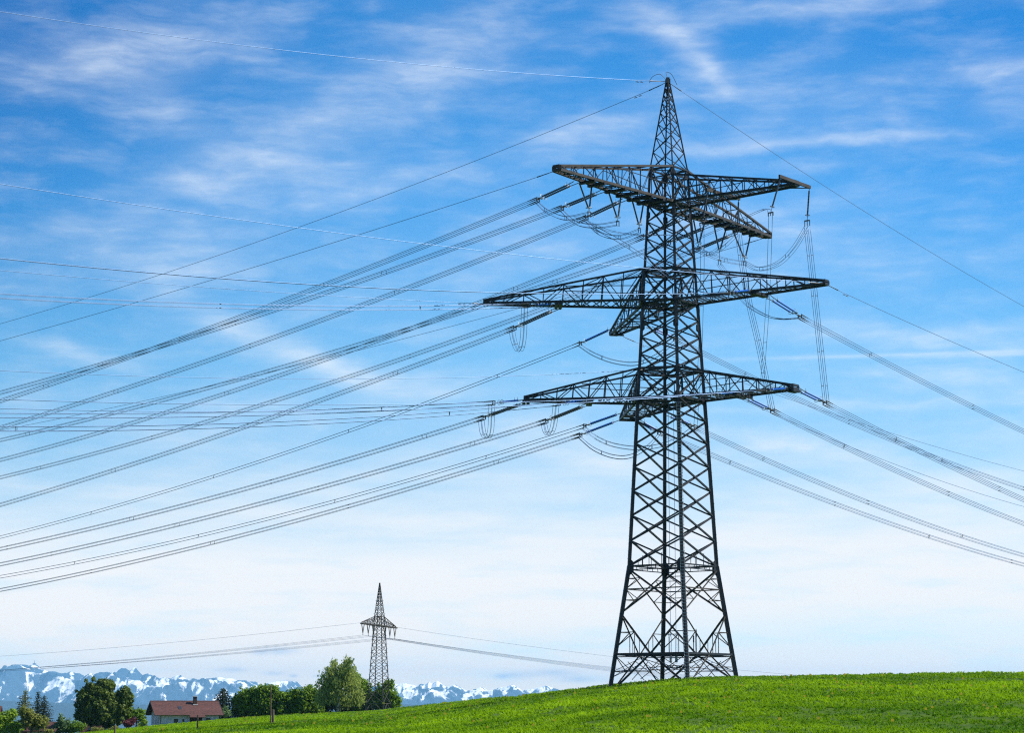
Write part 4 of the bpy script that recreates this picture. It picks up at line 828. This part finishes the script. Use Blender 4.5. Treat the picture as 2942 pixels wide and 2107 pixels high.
# ------------------------------------------------------------------ the small pylon and its line
def build_small_pylon():
    X, Y = -27.75, 470.0; gz = float(ground_z(X, Y)); g0 = min(gz, .2)
    T = empty('lattice_pylon', (X, Y, 0.0), 'small distant lattice pylon with one crossarm, standing in front of trees', 'pylon')
    a = R(24); U = {'L': (-math.cos(a), -math.sin(a)), 'N': (math.sin(a), -math.cos(a)), 'R': (math.cos(a), math.sin(a)), 'B': (-math.sin(a), math.cos(a))}
    def hf(z):
        if z > 19.9: return 1.12+(.1-1.12)*(z-19.9)/(26.7-19.9)
        if z > 4.5: return 1.12+.075*(19.9-z)
        return 2.27+.16*(4.5-z)
    def c(k, z): return np.array((U[k][0]*hf(z), U[k][1]*hf(z), z))
    for k in 'LNRB':
        m = MB()
        for z0, z1, w in ((g0-.6, 4.5, .2), (4.5, 19.9, .17), (19.9, 26.7, .12)): m.bar(c(k, z0), c(k, z1), w)
        z = 2.5
        while z < 24: p = c(k, z); d = np.array((U[k][0], U[k][1], 0)); m.bar(p, p+d*.3, .05); z += .9
        m.build('leg', M['thin_steel'], T)
    for i, j in FACES:
        m = MB(); zs = list(np.linspace(4.5, 18.0, 11))+[19.9]; z = 19.9; h = 1.05
        while z+h < 26.2: z += h; zs.append(z); h *= .9
        for p, q in zip(zs[:-1], zs[1:]): m.bar(c(i, p), c(j, q), .075); m.bar(c(j, p), c(i, q), .075)
        m.build('face_lattice', M['thin_steel'], T)
        m = MB(); m.bar(c(i, 4.5), c(j, 1.9), .1); m.bar(c(j, 4.5), c(i, 1.9), .1); Mi = lerp(c(i, 1.9), c(j, 1.9), .5)
        m.bar(c(i, 1.9), c(j, 1.9), .1); m.bar(Mi, c(i, g0-.3), .1); m.bar(Mi, c(j, g0-.3), .1); m.build('base_lattice', M['thin_steel'], T)
    dv = np.array((2.85, 12.5, 0)); dl = np.linalg.norm(dv); d = dv/dl; n = np.array((-d[1], d[0], 0)); zb, zt = 18.0, 19.9
    for s in (-1, 1):
        r0 = 1.0; m = MB(); tp = d*s*dl+np.array((0, 0, zb))
        lb, rb = d*s*r0+n*.9+(0, 0, zb), d*s*r0-n*.9+(0, 0, zb); lt, rt = d*s*.8+n*.8+(0, 0, zt), d*s*.8-n*.8+(0, 0, zt)
        for p in (lb, rb): m.bar(p, tp+n*.25*(1 if p is lb else -1), .24, .22)
        for p in (lt, rt): m.bar(p, tp+(0, 0, .25), .13)
        m.bar(tp-n*.3, tp+n*.3, .25)
        arm = m.build('crossarm', M['steel_brown'], T); m = MB()
        for i in range(1, 8):
            t = i/8
            for b0, t0, sg in ((lb, lt, 1), (rb, rt, -1)):
                p, q = lerp(b0, tp+n*.25*sg, t), lerp(t0, tp+(0, 0, .25), t); m.bar(p, q, .07); m.bar(q, lerp(b0, tp+n*.25*sg, t-1/8), .07)
            m.bar(lerp(lb, tp+n*.25, t), lerp(rb, tp-n*.25, t), .12)
        m.build('lattice', M['thin_steel'], arm)
    m = MB()
    for i, j in FACES:
        for z in (18.0, 19.9): m.bar(c(i, z), c(j, z), .13)
    m.build('belt_frame', M['thin_steel'], T)
    m = MB(); m.box((0, 0, 26.75), (.3, .3, .4)); m.build('peak_cap', M['steel'], T)
    m = MB(); m.box((.35, -1.25, 18.0), (.35, .06, .35)); m.build('warning_plate', mat('yellow plate', (.75, .5, .02), .6), T)
    m = MB(); m.box((1.15, -2.6, 1.95), (.45, .06, .35)); m.build('warning_plate', mat('yellow sign', (.75, .5, .02), .6), T)
    # insulators
    fr = [-.93, -.63, -.33, .33, .63, .93]; nm = ['leftmost', 'second from the left', 'third from the left', 'third from the right', 'second from the right', 'rightmost']
    bot = []
    for i, t in enumerate(fr):
        p = d*dl*t; P = np.array((X, Y, 0))+p
        root = empty('v_insulator', (P[0], P[1], zb), 'dark V-shaped insulator on the small distant pylon, '+nm[i]+' of its crossarm', 'insulator', 'insulators of the small pylon')
        for s in (-1, 1): m = MB(); rod(m, d*s*.9*np.array((1, 1, 1))+(0, 0, -.1), (0, 0, -1.9), .10, 8); m.build('rod', M['brown_glaze'], root)
        m = MB(); m.bar((0, 0, -1.8), (0, 0, -2.35), .1); m.build('suspension_clamp', M['fitting'], root); bot.append(np.array((P[0], P[1], zb-2.35)))
    # line wires: left and right spans
    def span(P, az, b, c_, L, lab, r=.020, grp='wires of the small pylon'):
        u = np.array((math.cos(R(az)), math.sin(R(az)), 0)); m = MB(); m.tube([P+u*t+np.array((0, 0, b*t+c_*t*t)) for t in np.linspace(0, L, 16)], r, 4)
        w = m.build('line_wire', M['wire'], origin=P, smooth=True); tag(w, lab, 'power line', grp)
    tipL, tipR = np.array((X, Y, zb+.15))-d*dl, np.array((X, Y, zb+.15))+d*dl
    for i, P in enumerate(bot):
        span(P, 168, -.098+.0022*(i-2.5), .00022, 125, 'thin wire running left from the %s V insulator of the small pylon' % nm[i])
        span(P, 6, -.155+.0032*(i-2.5), .00042, 130, 'thin wire running right from the %s V insulator of the small pylon' % nm[i])
    span(tipL, 168, -.105, .00030, 125, 'thin upper wire running left from the left crossarm tip of the small pylon')
    span(tipR, 6, -.150, .00040, 130, 'thin upper wire running right from the right crossarm tip of the small pylon')
build_small_pylon()

# ------------------------------------------------------------------ trees
def leaves(parent, m, clumps, per, size, tint_fn=None, flat=0.0, droop=0.0, seed=1, aspect=1.0):
    """clumps: (n,4) centre and radius; many small leaf sprays spread through each"""
    g = np.random.default_rng(seed); V = []; T = []
    cl = np.asarray(clumps, float); n = len(cl)
    for c in cl:
        k = max(6, int(per*(c[3]**1.6)))
        d = g.normal(0, 1, (k, 3)); d /= np.linalg.norm(d, axis=1)[:, None]
        rad = c[3]*g.uniform(0.35, 1.12, k)**0.6
        p = c[:3]+d*rad[:, None]*np.array((1, 1, 1-flat)); p[:, 2] -= droop*g.random(k)*c[3]
        nn = g.normal(0, 1, (k, 3))+d*1.7+np.array((.25, -.1, .35)); nn /= np.linalg.norm(nn, axis=1)[:, None]
        a = np.cross(nn, g.normal(0, 1, (k, 3))); a /= np.linalg.norm(a, axis=1)[:, None]; b = np.cross(nn, a)
        if droop: b = b*0.3+np.array((0, 0, -1.0))*1.0; b /= np.linalg.norm(b, axis=1)[:, None]
        s = size*g.uniform(.55, 1.35, k)[:, None]; s2 = s*aspect
        V.append(np.stack([p-a*s*.5, p-b*s2*.55+a*s*.1, p+a*s*.5, p+b*s2*.6], 1))
        ct = g.uniform(.15, .85); T.append(np.clip(ct*.55+.45*g.random(k), 0, 1))
    return quads_mesh('crown', np.concatenate(V), m, parent, np.concatenate(T))
def ellip_clumps(g, c, r, n, cr, shell=.55):
    d = g.normal(0, 1, (n, 3)); d /= np.linalg.norm(d, axis=1)[:, None]
    k = g.uniform(shell, 1.0, n)[:, None]
    k[: n//4] = g.uniform(0, shell, (n//4, 1))
    rad = cr*g.uniform(.6, 1.35, n); q = max(2, n//6); k[-q:] = g.uniform(1.05, 1.32, (q, 1)); rad[-q:] = cr*g.uniform(.3, .5, q)
    p = np.array(c)+d*k*np.array(r); return np.concatenate([p, rad[:, None]], 1)
def trunk(parent, h, r, m, lean=(0, 0), limbs=6, seed=1, top=.8, spread=.35):
    g = np.random.default_rng(seed); b = MB()
    ax = [np.array((lean[0]*t*h+.04*h*math.sin(3*t), lean[1]*t*h, t*h)) for t in np.linspace(0, top, 7)]; ax[0][2] = -.5
    b.tube(ax, [r*(1.25-.95*i/6) for i in range(7)], 7)
    for i in range(limbs):
        t = g.uniform(.3, .95); p = lerp(ax[int(t*5)], ax[int(t*5)+1], .5); a = g.uniform(0, 6.28); l = h*spread*g.uniform(.6, 1.1)
        q = p+np.array((math.cos(a)*l, math.sin(a)*l, l*g.uniform(.5, 1.1)))
        b.tube([p, lerp(p, q, .5)+(0, 0, .05*l), q], [r*.45, r*.28, r*.1], 5)
    return b.build('trunk', m, parent)
LM = {
 'chestnut': leaf_mat('chestnut leaves', (0.022, 0.066, 0.008), (0.160, 0.205, 0.030), .3),
 'green': leaf_mat('fresh green leaves', (0.050, 0.125, 0.008), (0.240, 0.380, 0.020), .42),
 'bright': leaf_mat('bright spring leaves', (0.093, 0.202, 0.009), (0.326, 0.465, 0.025), .45),
 'olive': leaf_mat('olive leaves', (0.093, 0.121, 0.019), (0.279, 0.295, 0.046), .4),
 'dark': leaf_mat('dark green leaves', (0.025, 0.068, 0.012), (0.109, 0.194, 0.025), .3),
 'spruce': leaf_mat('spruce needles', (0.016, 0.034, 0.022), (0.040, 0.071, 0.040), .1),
 'pine': leaf_mat('pale conifer needles', (0.070, 0.101, 0.046), (0.202, 0.225, 0.093), .25),
 'birch': leaf_mat('birch leaves', (0.150, 0.225, 0.040), (0.500, 0.580, 0.150), .5),
 'maroon': leaf_mat('dark red leaves', (0.054, 0.012, 0.019), (0.178, 0.034, 0.043), .3),
 'pale': leaf_mat('pale green leaves', (0.085, 0.163, 0.062), (0.194, 0.295, 0.109), .35),
}
def broadleaf(name, px, Y, base_py, lobes, lm, label, cat='tree', group=None, leaf=.34, per=60, cr=1.0, tr=.28, th=None, bark='bark', seed=1, droop=0.0, aspect=1.0, lean=(0, 0)):
    """lobes: (px, py, half width px, half height px) of the crown's main masses, all at distance Y"""
    g = np.random.default_rng(seed); X = gx(px, Y); sc = Y/F_PX; z0 = float(ground_z(X, Y))
    zb = (2049.4-base_py)*sc; z0 = min(z0, zb) if base_py else z0
    t = empty(name, (X, Y, z0), label, cat, group); C_ = []
    for lx, ly, hw, hh in lobes:
        c = (gx(lx, Y)-X, g.uniform(-.6, .6), (2049.4-ly)*sc-z0); r = (hw*sc*.93, hw*sc*.9, hh*sc*.93)
        vol = r[0]*r[2]; n = int(max(10, 9*vol/(cr*cr)))
        C_.append(ellip_clumps(g, c, [max(.3, q-cr*.45) for q in r], n, cr))
    C_ = np.concatenate(C_); top = C_[:, 2].max()
    trunk(t, max(1.0, top), tr, M[bark], lean, 7, seed)
    leaves(t, LM[lm], C_, per, leaf, seed=seed+3, droop=droop, aspect=aspect)
    return t
def conifer(name, px, Y, top_py, base_py, hw, lm, label, seed=1, group=None, leaf=.30, dens=1.0, gap=.0):
    g = np.random.default_rng(seed); X = gx(px, Y); sc = Y/F_PX; z0 = min(float(ground_z(X, Y)), (2049.4-base_py)*sc)
    t = empty(name, (X, Y, z0), label, 'tree', group); h = (2049.4-top_py)*sc-z0; w = hw*sc
    b = MB(); b.tube([(0, 0, -.5), (0, 0, h*.5), (0, 0, h)], [.22, .13, .03], 6); V = []; T = []
    lv = int(h/.42)
    for i in range(lv):
        f = i/lv; z = h*(.06+.94*f); rad = 1.7*w*(1-f)**.75*g.uniform(.75, 1.15)+.15
        nb = int(9+6*(1-f))
        for k in range(nb):
            a = 2*math.pi*(k+g.random())/nb; l = rad*g.uniform(.7, 1.12); d = np.array((math.cos(a), math.sin(a), 0))
            if gap and g.random() < gap: continue
            p0 = np.array((0, 0, z)); q = p0+d*l+np.array((0, 0, -.22*l+g.uniform(-.05, .15)))
            if f < .9 and k % 3 == 0: b.tube([p0, q], [.04, .015], 4)
            m_ = int(max(4, l/.13*dens))
            for s in range(m_):
                c = lerp(p0, q, (s+.6)/m_)+g.normal(0, .09, 3); s_ = leaf*g.uniform(.6, 1.2)
                aa = g.normal(0, 1, 3); aa[2] *= .4; aa /= np.linalg.norm(aa); bb = np.cross(aa, g.normal(0, 1, 3)); bb /= np.linalg.norm(bb)
                bb[2] -= .5
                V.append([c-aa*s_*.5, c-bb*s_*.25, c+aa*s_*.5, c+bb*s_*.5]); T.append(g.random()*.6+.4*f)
    b.build('trunk', M['bark'], t); quads_mesh('crown', np.array(V), LM[lm], t, np.array(T)); return t

broadleaf('chestnut_tree', 312, 462, 2098, [(290, 2020, 62, 62), (330, 2050, 60, 42), (255, 2055, 28, 30), (376, 2010, 20, 34), (372, 2045, 22, 25), (315, 1975, 32, 24), (344, 2030, 28, 44), (300, 2045, 50, 44)], 'chestnut', 'large dark round chestnut tree left of the red roofed house', leaf=.42, per=120, cr=.8, tr=.36, seed=11)
broadleaf('deciduous_tree', 30, 440, 2110, [(25, 2080, 42, 32), (60, 2092, 30, 24), (45, 2055, 26, 20)], 'bright', 'bright yellow-green bushy tree in the bottom left corner', per=60, cr=.7, seed=12)
broadleaf('deciduous_tree', 105, 438, 2108, [(105, 2072, 36, 30), (135, 2080, 26, 26), (90, 2050, 22, 20)], 'olive', 'olive green garden tree in front of the white outbuilding', per=45, cr=.62, tr=.2, seed=13)
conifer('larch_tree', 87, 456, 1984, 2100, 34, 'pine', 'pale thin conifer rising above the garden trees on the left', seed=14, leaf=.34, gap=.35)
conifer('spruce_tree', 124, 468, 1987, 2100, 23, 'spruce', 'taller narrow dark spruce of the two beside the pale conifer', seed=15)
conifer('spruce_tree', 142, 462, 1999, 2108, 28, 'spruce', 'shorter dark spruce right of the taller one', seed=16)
broadleaf('shrub', 205, 452, 2112, [(200, 2085, 28, 24), (192, 2070, 10, 22), (180, 2095, 16, 14)], 'pale', 'pale green loose shrub between the outbuilding and the chestnut', 'shrub', per=55, cr=.5, tr=.08, seed=17, leaf=.3)
broadleaf('shrub', 240, 452, 2108, [(238, 2086, 26, 18), (225, 2098, 18, 12)], 'green', 'green rounded shrub at the left foot of the chestnut', 'shrub', per=60, cr=.5, tr=.08, seed=18, leaf=.3)
broadleaf('shrub', 158, 446, 2110, [(158, 2102, 14, 9)], 'olive', 'low clipped olive shrub in front of the outbuilding', 'shrub', per=70, cr=.4, tr=.06, seed=19, leaf=.24)
broadleaf('shrub', 300, 452, 2106, [(298, 2098, 22, 8), (345, 2096, 20, 8)], 'olive', 'low hedge-like shrub under the chestnut crown', 'shrub', per=70, cr=.4, tr=.06, seed=20, leaf=.24)
broadleaf('fruit_tree', 404, 462, 2090, [(412, 2048, 20, 14), (395, 2055, 22, 18), (418, 2066, 16, 14), (388, 2040, 10, 8)], 'green', 'small green fruit tree beside the house gable', per=40, cr=.5, tr=.13, seed=21, leaf=.3)
broadleaf('red_maple', 384, 458, 2095, [(384, 2080, 20, 13), (396, 2070, 12, 8)], 'maroon', 'dark red leaved shrub between chestnut and house', 'shrub', per=70, cr=.4, tr=.08, seed=22, leaf=.26)
broadleaf('shrub', 428, 460, 2090, [(428, 2078, 12, 10), (415, 2084, 10, 7)], 'bright', 'bright green small shrub at the house corner', 'shrub', per=70, cr=.38, tr=.05, seed=23, leaf=.24)
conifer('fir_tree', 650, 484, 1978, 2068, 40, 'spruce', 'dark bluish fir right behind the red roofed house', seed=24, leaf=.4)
broadleaf('shrub', 660, 478, 2072, [(660, 2048, 15, 18)], 'pale', 'grey-green conical bush at the right end of the house', 'shrub', per=60, cr=.45, tr=.07, seed=25, leaf=.26)
for px, lobes, sd, lb in ((712, [(715, 2016, 40, 38), (700, 2042, 34, 24), (738, 1996, 30, 24), (692, 2022, 18, 24), (740, 2044, 34, 22)], 31, 'leftmost round green tree of the row right of the house'),
    (772, [(772, 2010, 42, 40), (795, 1998, 30, 28), (765, 1988, 26, 20), (765, 2042, 40, 24), (800, 2044, 32, 22)], 32, 'round green tree behind the tall wooden pole'),
    (828, [(834, 2018, 38, 34), (852, 2003, 30, 28), (822, 2042, 36, 22), (858, 2044, 30, 20)], 33, 'round green tree just right of the tall wooden pole'),
    (882, [(884, 2012, 40, 38), (898, 1994, 28, 24), (880, 2042, 38, 22), (912, 2042, 30, 22)], 34, 'round green tree touching the left side of the birch')):
    broadleaf('deciduous_tree', px, 484, 2066, lobes, 'green', lb, per=62, cr=.72, seed=sd, leaf=.36, group='trees in the row right of the house')
broadleaf('deciduous_tree', 935, 488, 2058, [(940, 2022, 44, 34), (1000, 2028, 46, 28), (960, 1992, 30, 26), (1040, 2034, 34, 22)], 'dark', 'dark green tree filling the gap behind the birch', per=62, cr=.75, seed=35, leaf=.38, group='trees in the row right of the house')
broadleaf('birch_tree', 975, 476, 2056, [(975, 1962, 46, 46), (1000, 1928, 30, 34), (962, 1932, 26, 28), (938, 1968, 28, 42), (1014, 1966, 34, 44), (1034, 2004, 26, 32), (985, 2006, 48, 34), (930, 2008, 26, 28), (1006, 1904, 18, 20), (966, 1906, 12, 16), (985, 1945, 40, 40)], 'birch', 'tall feathery pale green birch with drooping twigs', per=30, cr=.6, tr=.22, bark='birch_bark', seed=36, leaf=.26, droop=.7, aspect=1.3)
broadleaf('deciduous_tree', 1050, 486, 2058, [(1045, 1980, 30, 36), (1065, 2010, 30, 36), (1030, 1955, 16, 20), (1050, 2035, 36, 18)], 'green', 'tall green tree between the birch and the small pylon', per=62, cr=.7, seed=37, leaf=.36, group='trees in the row right of the house')
broadleaf('deciduous_tree', 1115, 484, 2050, [(1110, 1992, 34, 32), (1135, 2018, 26, 26), (1095, 2020, 34, 26), (1120, 1970, 18, 16)], 'green', 'round dark green tree behind the small pylon at the row end', per=62, cr=.7, seed=38, leaf=.36, group='trees in the row right of the house')

# ------------------------------------------------------------------ houses
M['roof'] = mat('red brown roof tiles', (0.100, 0.035, 0.029), .8, scale=2.2, col2=(0.050, 0.019, 0.017))
M['render'] = mat('white render', (0.68, 0.68, 0.68), .9, scale=.8, col2=(0.56, 0.56, 0.56))
M['glass'] = mat('dark glass', (0.03, 0.035, 0.045), .1)
M['darkwood'] = mat('dark stained wood', (0.045, 0.025, 0.018), .8, scale=3, var=.4)
M['white'] = mat('white metal', (0.75, 0.76, 0.78), .5)
M['brownwood'] = mat('brown boarding', (0.15, 0.085, 0.05), .8, scale=3, var=.4)
def build_house():
    # local frame: x along the ridge, y away from the viewer, front eave corner at the origin
    X, Y = gx(470, 470), 470.0; H = empty('farmhouse', (X, Y, -3.05), 'white walled house with long red-brown tiled roof and one chimney', 'house')
    H.rotation_euler = (0, 0, R(20)); Lh, D = 12.6, 8.6; e, zr = 3.1, 5.42
    m = MB(); m.box((Lh/2, .12, e/2-.2), (Lh, .24, e+.4)); m.build('wall', M['render'], H)
    m = MB(); m.box((Lh/2, D-.12, e/2-.2), (Lh, .24, e+.4)); m.build('wall', M['render'], H)
    for x in (.12, Lh-.12):
        m = MB(); m.box((x, D/2, e/2-.2), (.236, D-.48, e+.4))
        a = x-.118; b = x+.118
        m.add([(a, .24, e-.02), (a, D-.24, e-.02), (a, D/2, zr-.3), (b, .24, e-.02), (b, D-.24, e-.02), (b, D/2, zr-.3)], [(0, 2, 1), (3, 4, 5), (0, 1, 4, 3), (1, 2, 5, 4), (2, 0, 3, 5)])
        m.build('gable_wall', M['render'], H)
    # roof: two slabs, tile courses stepped
    ov, og = .95, 1.15
    def slab(y0, z0, y1, z1, x0, x1, n=12, t=.10):
        m = MB(); 
        for i in range(n):
            a, b = i/n, (i+1)/n
            ya, yb, za, zb = y0+(y1-y0)*a, y0+(y1-y0)*b, z0+(z1-z0)*a, z0+(z1-z0)*b
            k = .05
            m.add([(x0, ya, za+k), (x1, ya, za+k), (x1, yb, zb+.012), (x0, yb, zb+.012), (x0, ya, za-t), (x1, ya, za-t), (x1, yb, zb-t), (x0, yb, zb-t)],
                  [(0, 1, 2, 3), (7, 6, 5, 4), (0, 4, 5, 1), (2, 6, 7, 3), (1, 5, 6, 2), (3, 7, 4, 0)])
        return m
    sl = (zr-e)/(D/2); ze = e-sl*ov
    rf = slab(-ov, ze, D/2, zr, -og, Lh+og*.7).build('roof', M['roof'], H)
    slab(D+ov, ze, D/2, zr, -og, Lh+og*.7).build('roof', M['roof'], H)
    m = MB(); m.tube([(-og, D/2, zr+.05), (Lh+og*.7, D/2, zr+.05)], .12, 6); m.build('ridge', M['roof'], rf)
    m = MB()                                             # verge boards of the gable overhang
    for x in (-og-.03, Lh+og*.7+.03):
        m.bar((x, -ov, ze-.06), (x, D/2, zr-.06), .06, .26); m.bar((x, D+ov, ze-.06), (x, D/2, zr-.06), .06, .26)
    m.build('verge_board', M['darkwood'], rf)
    m = MB(); m.tube([(-og, -ov-.08, ze-.05), (Lh+og*.7, -ov-.08, ze-.05)], .08, 6); m.build('gutter', M['darkwood'], rf)
    ch = MB(); cx, cyy = 8.1, D/2-1.15; ch.box((cx, cyy, zr+.05), (.75, .6, 1.9)); ch = ch.build('chimney', M['darkwood'], rf)
    m = MB(); m.box((cx, cyy, zr+1.06), (1.0, .85, .12)); m.build('cap', M['white'], ch)
    m = MB(); m.box((cx, cyy-.1, zr-.72), (.98, .9, .12)); m.build('flashing', M['white'], ch)
    yy = 1.5; zz = e+sl*yy+.12
    m = MB(); m.add([(4.25, yy-.35, zz-.22), (4.95, yy-.35, zz-.22), (4.95, yy+.55, zz+.36), (4.25, yy+.55, zz+.36), (4.25, yy-.35, zz-.4), (4.95, yy-.35, zz-.4), (4.95, yy+.55, zz+.2), (4.25, yy+.55, zz+.2)], [(0, 1, 2, 3), (7, 6, 5, 4), (0, 4, 5, 1), (1, 5, 6, 2), (2, 6, 7, 3), (3, 7, 4, 0)])
    m.build('roof_window', M['glass'], rf)
    # porch roof and recess
    m = slab(-ov-.75, ze-.46, -ov, ze+.03, 6.1, 9.4, 3, .09); m.build('porch_roof', M['roof'], H)
    m = MB(); m.box((7.7, -.02, 1.15), (2.6, .06, 2.3)); m.build('door', M['darkwood'], H)
    for x, w, h, z in ((3.5, .95, .85, 1.35), (5.05, .42, .85, 1.35), (10.3, 1.0, .7, 1.6)):
        m = MB(); m.box((x, -.02, z), (w+.16, .08, h+.16)); wi = m.build('window', M['white'], H)
        m = MB(); m.box((x, -.07, z), (w, .04, h)); m.build('pane', M['glass'], wi)
        m = MB(); m.box((x, -.1, z-h/2-.1), (w+.25, .2, .06)); m.build('sill', M['zinc'], wi)
    m = MB(); m.box((-.02, 4.6, 1.5), (.08, .55, 1.2)); wi = m.build('window', M['white'], H)
    m = MB(); m.box((-.07, 4.6, 1.5), (.04, .42, 1.05)); m.build('pane', M['glass'], wi)
    m = MB(); m.tube([(.3, -.1, e-.3), (.3, -.1, .2)], .05, 6); m.build('downpipe', M['brownwood'], H)
build_house()
def small_house(name, px, Y, zb, L, D, e, rise, rot, wall, roof, label, extra=None):
    X = gx(px, Y); H = empty(name, (X, Y, zb), label, 'house'); H.rotation_euler = (0, 0, R(rot))
    m = MB(); m.box((L/2, D/2, e/2), (L, D, e)); m.add([(0.005, .005, e), (0.005, D-.005, e), (0.005, D/2, e+rise-.1), (L-.005, .005, e), (L-.005, D-.005, e), (L-.005, D/2, e+rise-.1)], [(0, 2, 1), (3, 4, 5), (1, 2, 5, 4), (2, 0, 3, 5)])
    m.build('wall', wall, H); ov = .6; sl = rise/(D/2)
    for y0, y1 in ((-ov, D/2), (D+ov, D/2)):
        m = MB(); z0, z1 = e-sl*ov, e+rise; x0, x1 = -.6, L+.6
        m.add([(x0, y0, z0+.1), (x1, y0, z0+.1), (x1, y1, z1+.1), (x0, y1, z1+.1), (x0, y0, z0-.06), (x1, y0, z0-.06), (x1, y1, z1-.06), (x0, y1, z1-.06)], [(0, 1, 2, 3), (7, 6, 5, 4), (0, 4, 5, 1), (2, 6, 7, 3), (1, 5, 6, 2), (3, 7, 4, 0)])
        m.build('roof', roof, H)
    return H
h = small_house('outbuilding', 98, 452, -7.0, 5.6, 5.0, 3.6, 1.5, -14, M['render'], M['roof'], 'white outbuilding with maroon roof edge half hidden by garden trees')
m = MB(); m.box((-1.1, -.05, 1.8), (1.9, .12, 3.4)); m.build('boarded_wall', M['brownwood'], h)
m = MB(); m.box((4.2, -.05, 2.3), (.7, .08, .8)); m.build('window', M['glass'], h)
m = MB(); m.box((1.6, -.05, 2.0), (.9, .08, 1.9)); m.build('door', M['brownwood'], h)
h = small_house('distant_house', -75, 470, -4.0, 5.9, 7.0, 2.8, 2.5, 4, M['render'], M['roof'], 'dark roof end of a house at the left edge behind the bright tree')
m = MB(); m.box((5.0, 3.0, 5.6), (.6, .6, 1.4)); m.build('chimney', M['darkwood'], h)
h = small_house('red_roofed_house', 246, 466, -7.6, 3.6, 6.0, 3.0, 2.9, -30, M['render'], M['roof'], 'steep red roof peeping out between shrub and chestnut trunk')
m = MB(); m.box((1.9, 1.0, 4.3), (.8, .5, .5)); m.build('roof_window', M['zinc'], h)

# ------------------------------------------------------------------ posts and barrier
def post(name, px, py_base, h, r, label, square=False, lean=0.0, mt='wood_post', Y=None):
    th = math.degrees(math.atan2(px-1471, F_PX))
    if Y is None:
        ys = np.linspace(60, 460, 2000); xs = gx(px, ys); zs = ground_z(xs, ys); ang = zs/ys*F_PX
        Y = float(ys[np.argmin(np.abs(ang-(2049.4-py_base)))])
    X = gx(px, Y); z = float(ground_z(X, Y)); m = MB(); b = h*Y/F_PX
    m.tube([(0, 0, -.4), (lean*.5, 0, b*.5), (lean, 0, b*.985), (lean, 0, b)], [r*1.1, r, r*.9, r*.6], 8)
    o = m.build(name, M[mt], origin=(0, 0, 0)); o.location = (X, Y, z); tag(o, label, 'post'); return Y
Yp = post('wooden_pole', 787, 2081, 108, .07, 'tall thin wooden pole standing in the meadow before the trees', lean=-.1)
post('wooden_post', 793, 2084, 40, .14, 'short stout wooden post right beside the tall pole', Y=Yp-1.2)
post('wooden_post', 579, 2097, 41, .09, 'thin wooden post in the meadow in front of the house')
post('wooden_post', 345, 2112, 27, .10, 'short wooden post at the bottom edge below the chestnut')
def barrier():
    Y = 474.0; x0, x1 = gx(955, Y), gx(1062, Y); z = float(max(ground_z((x0+x1)/2, Y), -.5))
    B = empty('barrier', (x0, Y, z), 'low red and white barrier rail under the birch', 'barrier'); m = MB()
    n = 9; L = x1-x0
    m.bar((0, 0, .75), (L, 0, .95), .05, .12); m.build('rail', M['darkwood'], B)
    for t in (0, .3, .62, 1): m = MB(); m.bar((L*t, 0, -.8), (L*t, 0, .85), .07); m.build('post', M['darkwood'], B)
barrier()
# summit mast on the highest snowy peak
m = MB(); zt = 30000*np.interp((112-1471)/F_PX, [p[0] for p in MTN], [p[1] for p in MTN])
X = (111-1471)/F_PX*30000; m.box((0, 0, 4), (40, 30, 22)); m.tube([(0, 0, 10), (0, 0, 35), (0, 0, 62)], [5, 3, 1], 6)
o = m.build('summit_mast', M['fitting']); o.location = (X, 29990, zt); tag(o, 'tiny mast and station on the highest snowy summit at far left', 'mast')
